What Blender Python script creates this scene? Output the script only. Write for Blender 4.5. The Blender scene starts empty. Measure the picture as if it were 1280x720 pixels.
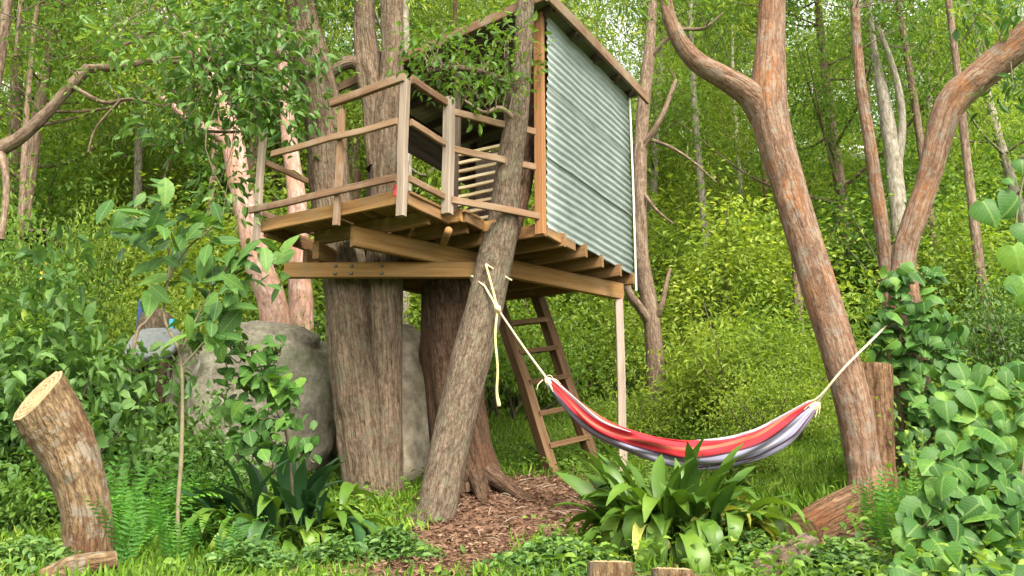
import bpy, math, random
import numpy as np
from mathutils import Vector, Matrix, Euler

# ------------------------------------------------------------------ camera, sky, sun, exposure
scene = bpy.context.scene
C = bpy.context.collection
F, PITCH = 1100.0, math.radians(13.7)          # focal length in photo pixels (1280 wide), upward tilt
cam_d = bpy.data.cameras.new('camera'); cam = bpy.data.objects.new('camera', cam_d); C.objects.link(cam)
cam_d.sensor_width = 36.0; cam_d.lens = 36.0*F/1280.0
cam_d.clip_start = 0.05; cam_d.clip_end = 600
cam.location = (0, 0, 0); cam.rotation_euler = (math.pi/2+PITCH, 0, 0)
scene.camera = cam
SUN_EL, SUN_AZ = math.radians(50), math.radians(158)   # azimuth from +Y clockwise: behind the camera, to the right
w = bpy.data.worlds.new('World'); scene.world = w; w.use_nodes = True
nt = w.node_tree; bg = nt.nodes['Background']
sky = nt.nodes.new('ShaderNodeTexSky'); sky.sky_type = 'NISHITA'; sky.sun_disc = False
sky.sun_elevation = SUN_EL; sky.sun_rotation = SUN_AZ; sky.dust_density = 3.0; sky.air_density = 1.0
hs = nt.nodes.new('ShaderNodeHueSaturation'); hs.inputs['Saturation'].default_value = .18   # thin white overcast
nt.links.new(sky.outputs[0], hs.inputs['Color']); wm = nt.nodes.new('ShaderNodeMix'); wm.data_type = 'RGBA'; wm.blend_type = 'MULTIPLY'; wm.inputs[0].default_value = 1; wm.inputs[7].default_value = (1, .975, .90, 1)
nt.links.new(hs.outputs[0], wm.inputs[6]); nt.links.new(wm.outputs[2], bg.inputs[0]); bg.inputs[1].default_value = 0.15
sd = bpy.data.lights.new('sun', 'SUN'); sd.energy = 1.5; sd.angle = math.radians(18); sd.color = (1, .92, .78)
sun = bpy.data.objects.new('sun', sd); C.objects.link(sun)
sun.rotation_euler = Vector((math.sin(SUN_AZ)*math.cos(SUN_EL), math.cos(SUN_AZ)*math.cos(SUN_EL), math.sin(SUN_EL))).to_track_quat('Z', 'Y').to_euler()
scene.view_settings.view_transform = 'Standard'; scene.view_settings.look = 'None'
scene.view_settings.gamma = 1.0; scene.view_settings.exposure = 2.3
scene.cycles.max_bounces = 8; scene.cycles.diffuse_bounces = 6; scene.cycles.transmission_bounces = 6; scene.cycles.glossy_bounces = 2

rng = np.random.default_rng(7); random.seed(7)
CP, SP = math.cos(PITCH), math.sin(PITCH)
def ray(px, py):
    u = (px-640)/F; v = (360-py)/F
    return np.array([u, CP-v*SP, SP+v*CP])
def atY(px, py, Y): d = ray(px, py); return d*(Y/d[1])
def atZ(px, py, Z): d = ray(px, py); return d*(Z/d[2])

# ------------------------------------------------------------------ helpers
def sn(P, seed, freq, octaves=3):
    """cheap smooth noise from random sines, about -1..1"""
    r = np.random.default_rng(seed); out = np.zeros(P.shape[0]); amp = 1.0; tot = 0
    for o in range(octaves):
        for k in range(4):
            d = r.normal(size=3); d /= np.linalg.norm(d)
            out += amp*np.sin(P@d*freq*(2**o)*r.uniform(.7, 1.4)+r.uniform(0, 6.28))*.5
        tot += amp; amp *= .5
    return out/tot
def link(o, parent=None, loc0=None):
    C.objects.link(o)
    if parent is not None:
        o.parent = parent
        o.matrix_parent_inverse = Matrix.Translation(-parent.location)
    return o
def tag(o, label=None, cat=None, group=None, kind=None):
    if label: o['label'] = label
    if cat: o['category'] = cat
    if group: o['group'] = group
    if kind: o['kind'] = kind
    return o
def thing(name, loc, label, cat, group=None):
    o = bpy.data.objects.new(name, None); o.location = Vector(loc); o.empty_display_size = .1
    C.objects.link(o); return tag(o, label, cat, group)
def np_mesh(name, V, faces, mat, attrs=None, smooth=False):
    """faces: list of int arrays (n,k); attrs: {name: (n,) float or (n,3) vector} on points"""
    me = bpy.data.meshes.new(name); V = np.asarray(V, dtype=np.float32)
    me.vertices.add(len(V)); me.vertices.foreach_set('co', V.ravel())
    faces = [np.asarray(f, dtype=np.int32) for f in faces if len(f)]
    nl = sum(f.size for f in faces); npoly = sum(len(f) for f in faces)
    me.loops.add(nl); me.polygons.add(npoly)
    me.loops.foreach_set('vertex_index', np.concatenate([f.ravel() for f in faces]))
    st = []; k0 = 0
    for f in faces:
        st.append(k0+np.arange(len(f))*f.shape[1]); k0 += f.size
    me.polygons.foreach_set('loop_start', np.concatenate(st).astype(np.int32))
    me.polygons.foreach_set('use_smooth', np.full(npoly, smooth))
    for an, av in (attrs or {}).items():
        av = np.asarray(av, dtype=np.float32)
        if av.ndim == 1: a = me.attributes.new(an, 'FLOAT', 'POINT'); a.data.foreach_set('value', av)
        else: a = me.attributes.new(an, 'FLOAT_VECTOR', 'POINT'); a.data.foreach_set('vector', av.ravel())
    me.materials.append(mat); me.update(calc_edges=True); me.validate()
    return me
def obj(name, me, parent=None, matrix=None):
    o = bpy.data.objects.new(name, me); link(o, parent)
    if matrix is not None: o.matrix_basis = matrix
    return o

# ------------------------------------------------------------------ materials
def mat_new(name):
    m = bpy.data.materials.new(name); m.use_nodes = True
    n = m.node_tree.nodes; b = n['Principled BSDF']; return m, m.node_tree, n, b
def ramp(nt_, fac, stops):
    r = nt_.nodes.new('ShaderNodeValToRGB'); el = r.color_ramp.elements
    while len(el) < len(stops): el.new(.5)
    for e, (p, c) in zip(el, stops): e.position = p; e.color = (*c, 1)
    nt_.links.new(fac, r.inputs[0]); return r.outputs[0]
def noise(nt_, vec, scale, detail=4, rough=.6):
    n = nt_.nodes.new('ShaderNodeTexNoise'); n.inputs['Scale'].default_value = scale
    n.inputs['Detail'].default_value = detail; n.inputs['Roughness'].default_value = rough
    if vec is not None: nt_.links.new(vec, n.inputs['Vector'])
    return n.outputs['Fac']
def mapping(nt_, vec, sc):
    n = nt_.nodes.new('ShaderNodeMapping'); n.inputs['Scale'].default_value = sc
    nt_.links.new(vec, n.inputs['Vector']); return n.outputs[0]
def math_n(nt_, op, a, b):
    n = nt_.nodes.new('ShaderNodeMath'); n.operation = op
    for i, v in enumerate((a, b)):
        if isinstance(v, (int, float)): n.inputs[i].default_value = v
        else: nt_.links.new(v, n.inputs[i])
    return n.outputs[0]
def mixc(nt_, fac, a, b, mode='MIX'):
    n = nt_.nodes.new('ShaderNodeMix'); n.data_type = 'RGBA'; n.blend_type = mode
    for i, v in ((0, fac), (6, a), (7, b)):
        if isinstance(v, (int, float)): n.inputs[i].default_value = v
        elif isinstance(v, tuple): n.inputs[i].default_value = (*v, 1)
        else: nt_.links.new(v, n.inputs[i])
    return n.outputs[2]
def bump(nt_, b, h, strength, dist):
    n = nt_.nodes.new('ShaderNodeBump'); n.inputs['Strength'].default_value = strength; n.inputs['Distance'].default_value = dist
    nt_.links.new(h, n.inputs['Height']); nt_.links.new(n.outputs[0], b.inputs['Normal'])

def leaf_mat(name, stops, trans=.4, rough=.5, spec=.35, tcol=None, veins=False):
    m, t, n, b = mat_new(name)
    a = n.new('ShaderNodeAttribute'); a.attribute_name = 'lv'
    oi = n.new('ShaderNodeObjectInfo')
    tc = n.new('ShaderNodeTexCoord')
    nz = noise(t, tc.outputs['Object'], 9.0, 3)
    v = math_n(t, 'ADD', math_n(t, 'MULTIPLY', a.outputs['Fac'], .62), math_n(t, 'MULTIPLY', oi.outputs['Random'], .36 if veins else .24))
    v = math_n(t, 'ADD', v, math_n(t, 'MULTIPLY', math_n(t, 'SUBTRACT', nz, .35), .35))
    geo = n.new('ShaderNodeNewGeometry'); big = noise(t, geo.outputs['Position'], .55, 3, .55)      # stands of different species and vigour
    v = math_n(t, 'ADD', v, math_n(t, 'MULTIPLY', math_n(t, 'SUBTRACT', big, .5), .75))
    col = ramp(t, v, stops)
    if veins:
        av = n.new('ShaderNodeAttribute'); av.attribute_name = 'uvw'
        sx = n.new('ShaderNodeSeparateXYZ'); t.links.new(av.outputs['Vector'], sx.inputs[0])
        ay = math_n(t, 'ABSOLUTE', sx.outputs[1], 0)
        rib = math_n(t, 'LESS_THAN', ay, .035)
        wv = math_n(t, 'SINE', math_n(t, 'MULTIPLY', math_n(t, 'SUBTRACT', sx.outputs[0], math_n(t, 'MULTIPLY', ay, .55)), 46.0), 0)
        wv = math_n(t, 'MULTIPLY', math_n(t, 'GREATER_THAN', wv, .86), .45)
        fac = math_n(t, 'MULTIPLY', math_n(t, 'MAXIMUM', rib, wv), .26)
        col = mixc(t, fac, col, (.30, .40, .10))
    t.links.new(col, b.inputs['Base Color']); b.inputs['Roughness'].default_value = rough
    b.inputs['Specular IOR Level'].default_value = spec
    tr = n.new('ShaderNodeBsdfTranslucent')
    tcc = mixc(t, 1.0, col, tcol or (1.25, 1.2, .55), 'MULTIPLY')
    t.links.new(tcc, tr.inputs[0])
    mx = n.new('ShaderNodeMixShader'); mx.inputs[0].default_value = trans
    t.links.new(b.outputs[0], mx.inputs[1]); t.links.new(tr.outputs[0], mx.inputs[2])
    t.links.new(mx.outputs[0], n['Material Output'].inputs[0])
    return m
def bark_mat(name, c_dark, c_mid, c_light, c_patch=None, patch=.5, stretch=.1, scale=9, bstr=.8, lichen=None):
    m, t, n, b = mat_new(name)
    a = n.new('ShaderNodeAttribute'); a.attribute_name = 'tc'
    wob = n.new('ShaderNodeTexNoise'); wob.inputs['Scale'].default_value = 6; t.links.new(a.outputs['Vector'], wob.inputs['Vector'])
    mw = n.new('ShaderNodeVectorMath'); mw.operation = 'MULTIPLY_ADD'; t.links.new(wob.outputs['Color'], mw.inputs[0])
    mw.inputs[1].default_value = (.035, .035, .035); t.links.new(a.outputs['Vector'], mw.inputs[2]); P = mw.outputs[0]
    v1 = mapping(t, P, (1, 1, stretch*1.4)); v3 = mapping(t, P, (1, 1, .45))
    f1 = noise(t, v1, scale*2.2, 8, .7); f2 = noise(t, v1, scale*8, 5, .65); f3 = noise(t, v3, scale*4.5, 8, .75)
    f = math_n(t, 'ADD', math_n(t, 'MULTIPLY', f1, .36), math_n(t, 'MULTIPLY', f2, .2)); f = math_n(t, 'ADD', f, math_n(t, 'MULTIPLY', f3, .44))
    vo = n.new('ShaderNodeTexVoronoi'); vo.feature = 'DISTANCE_TO_EDGE'; vo.inputs['Scale'].default_value = scale*2.6; t.links.new(mapping(t, P, (1, 1, stretch*.6)), vo.inputs['Vector'])
    cr = ramp(t, vo.outputs['Distance'], [(.0, (0, 0, 0)), (.16, (1, 1, 1))])
    col = ramp(t, f, [(.39, tuple(x*.7 for x in c_dark)), (.49, c_mid), (.585, c_light)])
    v2 = mapping(t, P, (1, 1, .4))
    if c_patch:
        p = noise(t, v2, 3.2, 6, .68)
        pf = ramp(t, p, [(patch-.03, (0, 0, 0)), (patch+.06, (1, 1, 1))])
        col = mixc(t, math_n(t, 'MULTIPLY', pf, .8), col, mixc(t, f3, tuple(x*.55 for x in c_patch), tuple(min(1, x*1.35) for x in c_patch)))
    if lichen:
        p = noise(t, P, 7.5, 7, .75)
        pf = ramp(t, p, [(.52, (0, 0, 0)), (.57, (1, 1, 1))])
        col = mixc(t, math_n(t, 'MULTIPLY', pf, .7), col, lichen)
    col = mixc(t, math_n(t, 'SUBTRACT', 1.0, math_n(t, 'ADD', math_n(t, 'MULTIPLY', cr, .42), .58)), col, tuple(x*.45 for x in c_dark))
    t.links.new(col, b.inputs['Base Color']); b.inputs['Roughness'].default_value = .92; b.inputs['Specular IOR Level'].default_value = .15
    h = math_n(t, 'ADD', f, math_n(t, 'MULTIPLY', cr, .10*bstr))
    bump(t, b, h, min(1, bstr), .08)
    return m
def wood_mat(name, c_dark, c_mid, c_light, rough=.8, weather=None):
    m, t, n, b = mat_new(name)
    tc = n.new('ShaderNodeTexCoord'); oi = n.new('ShaderNodeObjectInfo')
    add = n.new('ShaderNodeVectorMath'); add.operation = 'ADD'
    cmb = n.new('ShaderNodeCombineXYZ'); r10 = math_n(t, 'MULTIPLY', oi.outputs['Random'], 37.0)
    for i in range(3): t.links.new(r10, cmb.inputs[i])
    t.links.new(tc.outputs['Object'], add.inputs[0]); t.links.new(cmb.outputs[0], add.inputs[1])
    v1 = mapping(t, add.outputs[0], (1.1, 22, 22)); v2 = mapping(t, add.outputs[0], (3, 90, 90))
    f1 = noise(t, v1, 1.0, 5, .6); f2 = noise(t, v2, 1.0, 3, .6)
    f = math_n(t, 'ADD', math_n(t, 'MULTIPLY', f1, .65), math_n(t, 'MULTIPLY', f2, .35))
    f = math_n(t, 'ADD', f, math_n(t, 'MULTIPLY', math_n(t, 'SUBTRACT', oi.outputs['Random'], .5), .16))
    col = ramp(t, f, [(.32, c_dark), (.5, c_mid), (.7, c_light)])
    if weather:
        p = noise(t, add.outputs[0], 3.5, 5, .65)
        pf = ramp(t, p, [(.48, (0, 0, 0)), (.68, (1, 1, 1))])
        col = mixc(t, math_n(t, 'MULTIPLY', pf, .6), col, weather)
    t.links.new(col, b.inputs['Base Color']); b.inputs['Roughness'].default_value = rough; b.inputs['Specular IOR Level'].default_value = .25
    bump(t, b, f, .5, .006)
    return m
def plain_mat(name, c, rough=.7, var=.25, scale=12, metal=0, bstr=.2):
    m, t, n, b = mat_new(name); tc = n.new('ShaderNodeTexCoord')
    f = noise(t, tc.outputs['Object'], scale, 5)
    col = ramp(t, f, [(.3, tuple(x*(1-var) for x in c)), (.7, tuple(min(1, x*(1+var)) for x in c))])
    t.links.new(col, b.inputs['Base Color']); b.inputs['Roughness'].default_value = rough; b.inputs['Metallic'].default_value = metal
    if bstr: bump(t, b, f, bstr, .01)
    return m

M = {}
YG = [(.12, (.048, .088, .017)), (.38, (.13, .205, .028)), (.68, (.24, .33, .046)), (.92, (.41, .45, .095))]
MG = [(.12, (.036, .082, .016)), (.42, (.092, .178, .026)), (.72, (.17, .275, .042)), (.95, (.32, .38, .075))]
DG = [(.15, (.025, .06, .014)), (.5, (.06, .125, .024)), (.8, (.10, .18, .036)), (.97, (.18, .24, .05))]
BG = [(.15, (.035, .085, .022)), (.45, (.07, .15, .032)), (.75, (.12, .22, .05)), (.97, (.24, .32, .08))]
M['leaf_yellow'] = leaf_mat('leaf_yellow_green', YG, .5, .55, .25)
M['leaf_mid'] = leaf_mat('leaf_mid_green', MG, .48, .55, .25)
M['leaf_dark'] = leaf_mat('leaf_dark_green', DG, .35, .5, .3)
M['leaf_blue'] = leaf_mat('leaf_blue_green', BG, .42, .5, .3, (1.2, 1.15, .5))
M['leaf_vine'] = leaf_mat('leaf_vine', [(.1, (.012, .045, .010)), (.45, (.03, .094, .016)), (.75, (.06, .15, .026)), (.97, (.15, .27, .04))], .38, .5, .2, (1.3, 1.15, .5), True)
M['leaf_sapling'] = leaf_mat('leaf_sapling', [(.1, (.016, .05, .014)), (.45, (.04, .105, .024)), (.75, (.075, .165, .036)), (.97, (.15, .25, .05))], .4, .5, .2, (1.25, 1.15, .5), True)
M['leaf_strap'] = leaf_mat('leaf_strap', [(.1, (.025, .065, .010)), (.45, (.07, .14, .016)), (.75, (.14, .22, .025)), (.97, (.27, .33, .05))], .28, .42, .3, None, False)
M['leaf_strap_dark'] = leaf_mat('leaf_strap_dark', [(.1, (.01, .03, .012)), (.5, (.025, .07, .022)), (.8, (.06, .13, .03)), (.98, (.16, .22, .05))], .22, .4, .35)
M['leaf_strap_old'] = leaf_mat('leaf_strap_yellowing', [(.1, (.10, .15, .02)), (.45, (.25, .27, .05)), (.75, (.42, .40, .10)), (.97, (.5, .45, .2))], .3, .5, .3)
M['grass'] = leaf_mat('grass_blades', [(.1, (.05, .11, .012)), (.45, (.11, .21, .02)), (.75, (.19, .32, .03)), (.97, (.33, .38, .08))], .45, .6, .2)
M['fern'] = leaf_mat('fern_green', [(.1, (.03, .11, .014)), (.5, (.075, .21, .025)), (.8, (.14, .31, .035)), (.97, (.22, .38, .05))], .42, .55, .25)
M['litter'] = leaf_mat('dead_leaves', [(.1, (.04, .02, .013)), (.35, (.105, .056, .034)), (.6, (.18, .105, .064)), (.8, (.26, .175, .115)), (.97, (.42, .33, .24))], .1, .8, .2)
M['bark_grey'] = bark_mat('bark_grey_brown', (.05, .033, .02), (.145, .10, .065), (.26, .19, .135), None, .5, .09, 9, 1.0, (.17, .15, .10))
M['bark_lean'] = bark_mat('bark_leaning_tree', (.055, .037, .024), (.14, .10, .068), (.25, .19, .14), (.18, .15, .105), .6, .25, 11, 1.0, (.18, .165, .11))
M['bark_red'] = bark_mat('bark_red_gum', (.085, .046, .028), (.18, .104, .066), (.28, .185, .13), (.27, .115, .045), .56, .10, 9, .75, (.22, .185, .145))
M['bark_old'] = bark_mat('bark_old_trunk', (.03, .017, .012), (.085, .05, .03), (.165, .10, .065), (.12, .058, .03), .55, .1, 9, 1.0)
M['bark_pink'] = bark_mat('bark_pink_gum', (.20, .12, .09), (.32, .205, .16), (.42, .31, .26), (.37, .20, .14), .5, .5, 4, .3)
M['bark_pale'] = bark_mat('bark_pale_gum', (.13, .105, .075), (.23, .20, .155), (.33, .30, .25), (.19, .14, .10), .6, .3, 6, .4)
M['bark_far'] = bark_mat('bark_far', (.065, .044, .029), (.155, .105, .072), (.25, .19, .14), None, .5, .15, 8, .5)
M['bark_log'] = bark_mat('bark_sawn_log', (.06, .032, .018), (.185, .115, .06), (.32, .225, .125), (.11, .05, .025), .54, .22, 10, 1.0, (.26, .23, .18))
M['bark_fibre'] = bark_mat('bark_fibrous_stub', (.04, .018, .009), (.145, .078, .04), (.27, .17, .10), (.16, .06, .025), .55, .08, 10, 1.0)
M['twig'] = plain_mat('twig_brown', (.17, .12, .08), .85, .3)
M['twig_dark'] = plain_mat('twig_dark', (.075, .055, .035), .85, .3)
M['stem'] = plain_mat('stem_green_brown', (.12, .10, .05), .8, .35)
M['wood_deck'] = wood_mat('wood_deck', (0.073, 0.034, 0.012), (0.167, 0.086, 0.033), (0.245, 0.143, 0.063), .85, (.12, .085, .05))
M['wood_beam'] = wood_mat('wood_beam', (0.101, 0.047, 0.014), (0.202, 0.106, 0.035), (0.284, 0.164, 0.065), .85, (.15, .11, .065))
M['wood_rail'] = wood_mat('wood_rail', (0.073, 0.037, 0.020), (0.147, 0.084, 0.046), (0.210, 0.135, 0.079), .85, (.21, .165, .115))
M['wood_post'] = wood_mat('wood_pale_post', (0.118, 0.085, 0.059), (0.199, 0.156, 0.118), (0.262, 0.220, 0.178), .85)
M['wood_orange'] = wood_mat('wood_orange_post', (0.111, 0.046, 0.015), (0.212, 0.096, 0.036), (0.277, 0.146, 0.065))
M['wood_slat'] = wood_mat('wood_pale_slat', (.40, .30, .17), (.60, .48, .30), (.72, .60, .42))
M['wood_support'] = wood_mat('wood_pinkish_post', (.24, .18, .14), (.36, .28, .225), (.46, .37, .31))
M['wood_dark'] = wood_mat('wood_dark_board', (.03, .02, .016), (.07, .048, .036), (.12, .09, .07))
M['wood_ladder'] = wood_mat('wood_ladder', (0.049, 0.024, 0.011), (0.127, 0.069, 0.032), (0.195, 0.121, 0.063))
M['rope'] = plain_mat('rope_cream', (.48, .40, .26), .9, .2, 90, 0, .6)
M['rope_yellow'] = plain_mat('rope_pale_yellow', (.48, .43, .19), .9, .2, 90, 0, .6)
M['white_trim'] = plain_mat('white_painted_trim', (.66, .66, .62), .5, .06)
M['red'] = plain_mat('red_plastic', (.55, .03, .03), .4, .1)
M['blue'] = plain_mat('blue_paint', (.012, .04, .13), .6, .2)
M['teal'] = plain_mat('teal_plastic', (.02, .33, .46), .4, .1)
M['yellow'] = plain_mat('yellow_stake', (.62, .45, .06), .6, .15)
M['grey_slab'] = plain_mat('grey_slab', (.13, .14, .135), .8, .25, 20)
M['cut_wood'] = None

def rings_mat():
    m, t, n, b = mat_new('sawn_log_face'); a = n.new('ShaderNodeAttribute'); a.attribute_name = 'tc'
    ln = n.new('ShaderNodeVectorMath'); ln.operation = 'LENGTH'
    f0 = noise(t, a.outputs['Vector'], 7, 4)
    mv = mapping(t, a.outputs['Vector'], (1, 1, 0)); t.links.new(mv, ln.inputs[0])
    r = math_n(t, 'ADD', math_n(t, 'MULTIPLY', ln.outputs['Value'], 190.0), math_n(t, 'MULTIPLY', f0, 9.0))
    s = math_n(t, 'ADD', math_n(t, 'MULTIPLY', math_n(t, 'SINE', r, 0), .18), f0)
    col = ramp(t, s, [(.25, (.14, .08, .035)), (.5, (.25, .165, .075)), (.75, (.34, .24, .12))])
    t.links.new(col, b.inputs['Base Color']); b.inputs['Roughness'].default_value = .9
    bump(t, b, s, .5, .006); return m
M['cut_wood'] = rings_mat()

def corr_mat(name, base, var):
    m, t, n, b = mat_new(name); tc = n.new('ShaderNodeTexCoord')
    f = noise(t, mapping(t, tc.outputs['Object'], (1.5, 1.5, 5)), 2.5, 6, .65)
    f2 = noise(t, tc.outputs['Object'], 40, 3)
    col = ramp(t, f, [(.3, tuple(x*(1-var) for x in base)), (.7, tuple(x*(1+var) for x in base))])
    sp = ramp(t, noise(t, mapping(t, tc.outputs['Object'], (3, 3, 1)), 3.2, 6, .7), [(.60, (0, 0, 0)), (.72, (1, 1, 1))])
    col = mixc(t, math_n(t, 'MULTIPLY', sp, .35), col, (.22, .17, .11))
    t.links.new(col, b.inputs['Base Color']); b.inputs['Roughness'].default_value = .55; b.inputs['Metallic'].default_value = .15
    bump(t, b, f2, .08, .004); return m
M['corr_wall'] = corr_mat('corrugated_green_grey', (.17, .205, .192), .25)
M['corr_roof'] = corr_mat('corrugated_roof', (.20, .19, .18), .2)
def rock_mat():
    m, t, n, b = mat_new('granite_boulder'); tc = n.new('ShaderNodeTexCoord')
    f = noise(t, tc.outputs['Object'], 2.2, 8, .65); f2 = noise(t, tc.outputs['Object'], 19, 8, .8)
    col = ramp(t, math_n(t, 'ADD', math_n(t, 'MULTIPLY', f, .5), math_n(t, 'MULTIPLY', f2, .5)), [(.38, (.07, .058, .04)), (.5, (.215, .19, .14)), (.62, (.37, .335, .265))])
    lich = ramp(t, f2, [(.55, (0, 0, 0)), (.7, (1, 1, 1))]); col = mixc(t, math_n(t, 'MULTIPLY', lich, .5), col, (.17, .19, .13))
    moss = ramp(t, noise(t, tc.outputs['Object'], 1.4, 5, .7), [(.5, (0, 0, 0)), (.64, (1, 1, 1))]); col = mixc(t, math_n(t, 'MULTIPLY', moss, .7), col, (.075, .10, .035))
    t.links.new(col, b.inputs['Base Color']); b.inputs['Roughness'].default_value = .92
    bump(t, b, f2, .7, .03); return m
M['rock'] = rock_mat()
M['rock_pale'] = plain_mat('pale_tan_rock', (.40, .335, .245), .92, .45, 9, 0, 1.0)
def ground_mat():
    m, t, n, b = mat_new('forest_floor'); tc = n.new('ShaderNodeTexCoord'); P = tc.outputs['Object']
    f = noise(t, P, 7, 8, .7); f2 = noise(t, P, 45, 5, .7)
    g = math_n(t, 'ADD', math_n(t, 'MULTIPLY', f, .6), math_n(t, 'MULTIPLY', f2, .4))
    soil = ramp(t, g, [(.32, (.05, .025, .016)), (.5, (.13, .072, .046)), (.68, (.23, .145, .098))])
    green = ramp(t, g, [(.32, (.03, .05, .012)), (.5, (.07, .11, .02)), (.68, (.13, .17, .035))])
    a = n.new('ShaderNodeAttribute'); a.attribute_name = 'bare'
    mk = ramp(t, math_n(t, 'ADD', a.outputs['Fac'], math_n(t, 'MULTIPLY', math_n(t, 'SUBTRACT', f, .5), .7)), [(.42, (0, 0, 0)), (.58, (1, 1, 1))])
    t.links.new(mixc(t, mk, green, soil), b.inputs['Base Color']); b.inputs['Roughness'].default_value = .95
    b.inputs['Specular IOR Level'].default_value = .1
    bump(t, b, g, 1.0, .05); return m
M['ground'] = ground_mat()
def hammock_mat():
    m, t, n, b = mat_new('hammock_stripes'); a = n.new('ShaderNodeAttribute'); a.attribute_name = 'uvw'
    sx = n.new('ShaderNodeSeparateXYZ'); t.links.new(a.outputs['Vector'], sx.inputs[0])
    R_, O_, D_, LV, WH = (.40, .014, .022), (.42, .09, .05), (.06, .010, .022), (.21, .205, .28), (.40, .38, .41)
    st = [(0, WH), (.03, R_), (.10, O_), (.135, R_), (.20, D_), (.225, LV), (.285, WH), (.31, LV), (.36, D_), (.385, LV),
          (.45, WH), (.48, LV), (.54, R_), (.60, D_), (.63, LV), (.70, WH), (.73, LV), (.78, R_), (.85, O_), (.89, R_), (.95, WH)]
    col = ramp(t, sx.outputs[1], st); col.node.color_ramp.interpolation = 'CONSTANT'
    wv = noise(t, mapping(t, a.outputs['Vector'], (260, 60, 1)), 1, 2)
    col = mixc(t, math_n(t, 'MULTIPLY', wv, .35), col, (.75, .7, .7), 'MULTIPLY')
    t.links.new(col, b.inputs['Base Color']); b.inputs['Roughness'].default_value = .9
    tr = n.new('ShaderNodeBsdfTranslucent'); t.links.new(col, tr.inputs[0]); mx = n.new('ShaderNodeMixShader'); mx.inputs[0].default_value = .15
    bump(t, b, wv, .3, .004)
    t.links.new(b.outputs[0], mx.inputs[1]); t.links.new(tr.outputs[0], mx.inputs[2]); t.links.new(mx.outputs[0], n['Material Output'].inputs[0])
    return m
M['hammock'] = hammock_mat()

# ------------------------------------------------------------------ shape builders
def catmull(P, n):
    P = np.asarray(P, float)
    if len(P) == 2:
        t = np.linspace(0, 1, n)[:, None]; return P[0]*(1-t)+P[1]*t
    Q = np.vstack([2*P[0]-P[1], P, 2*P[-1]-P[-2]]); out = []
    ts = np.linspace(0, len(P)-1, n)
    for t in ts:
        i = min(int(t), len(P)-2); u = t-i; p0, p1, p2, p3 = Q[i:i+4]
        out.append(.5*((2*p1)+(-p0+p2)*u+(2*p0-5*p1+4*p2-p3)*u*u+(-p0+3*p1-3*p2+p3)*u**3))
    return np.array(out)
def tube_arrays(path, radii, seg=12, rings=None, ridge=0.0, lump=0.0, seed=1, cap_top=False, cap_bot=False):
    path = np.asarray(path, float); n = rings or max(6, len(path)*4)
    c = catmull(path, n); r = np.interp(np.linspace(0, len(path)-1, n), np.arange(len(path)), radii)
    T = np.gradient(c, axis=0); T /= np.linalg.norm(T, axis=1)[:, None]
    N = np.zeros_like(c); up = np.array([1., 0, 0]) if abs(T[0][0]) < .9 else np.array([0, 1., 0])
    v = up-T[0]*np.dot(up, T[0]); N[0] = v/np.linalg.norm(v)
    for i in range(1, n):
        v = N[i-1]-T[i]*np.dot(N[i-1], T[i]); N[i] = v/np.linalg.norm(v)
    B = np.cross(T, N); L = np.concatenate([[0], np.cumsum(np.linalg.norm(np.diff(c, axis=0), axis=1))])
    th = np.linspace(0, 2*math.pi, seg, endpoint=False); ct, s_ = np.cos(th), np.sin(th)
    rm = float(np.mean(radii))
    tc = np.stack([np.repeat(ct[None], n, 0)*r[:, None], np.repeat(s_[None], n, 0)*r[:, None], np.repeat(L[:, None], seg, 1)], -1).reshape(-1, 3)
    rr = np.repeat(r[:, None], seg, 1)
    if ridge or lump:
        q = tc.copy(); q[:, 2] *= .12
        q2 = tc.copy()
        d = ridge*(.7*sn(q/rm, seed, 5.0, 3)+1.3*(np.abs(sn(q/rm*np.array([1, 1, .6]), seed+5, 3.2, 2))-.4))+lump*sn(q2, seed+1, 2.2/max(rm, .08)*.35, 2)
        rk = np.random.default_rng(seed+77)
        for _ in range(int(L[-1]*2.2) if rm > .07 else 0):                  # knots and burls
            kl, ka, ks = rk.uniform(0, L[-1]), rk.uniform(0, 6.283), rk.uniform(.25, .6)*rm
            da = (np.arctan2(tc[:, 1], tc[:, 0])-ka+math.pi) % (2*math.pi)-math.pi
            q_ = ((tc[:, 2]-kl)/ks)**2+(da*rm/ks)**2; d = d+rk.uniform(.08, .22)*np.exp(-q_)-.16*np.exp(-q_*9)
        rr = rr*(1+d.reshape(n, seg))
    V = c[:, None, :]+rr[..., None]*(N[:, None, :]*ct[None, :, None]+B[:, None, :]*s_[None, :, None])
    V = V.reshape(-1, 3)
    i = np.arange(n-1)[:, None]*seg; j = np.arange(seg)[None]; j2 = (j+1) % seg
    Fq = np.stack([i+j, i+j2, i+seg+j2, i+seg+j], -1).reshape(-1, 4)
    tri = []
    for top, do in ((True, cap_top), (False, cap_bot)):
        if do:
            k = len(V); base = (n-1)*seg if top else 0
            V = np.vstack([V, c[-1 if top else 0]]); tc = np.vstack([tc, [0, 0, L[-1 if top else 0]]])
            for a in range(seg):
                q = [base+a, base+(a+1) % seg, k]; tri.append(q if top else q[::-1])
    return V, Fq, np.array(tri, int).reshape(-1, 3), tc
def join_arrays(parts):
    V, Q, T, A = [], [], [], []; k = 0
    for v, q, t, a in parts:
        V.append(v); Q.append(q+k); T.append(t+k); A.append(a); k += len(v)
    return np.vstack(V), np.vstack(Q), np.vstack(T), np.vstack(A)
def tube(name, path, radii, mat, parent=None, origin=None, **kw):
    V, Q, T, A = tube_arrays(path, radii, **kw)
    o0 = np.asarray(origin if origin is not None else path[0], float)
    me = np_mesh(name, V-o0, [Q, T], mat, {'tc': A}, True)
    o = bpy.data.objects.new(name, me); o.location = Vector(o0); link(o, parent); return o
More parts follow.
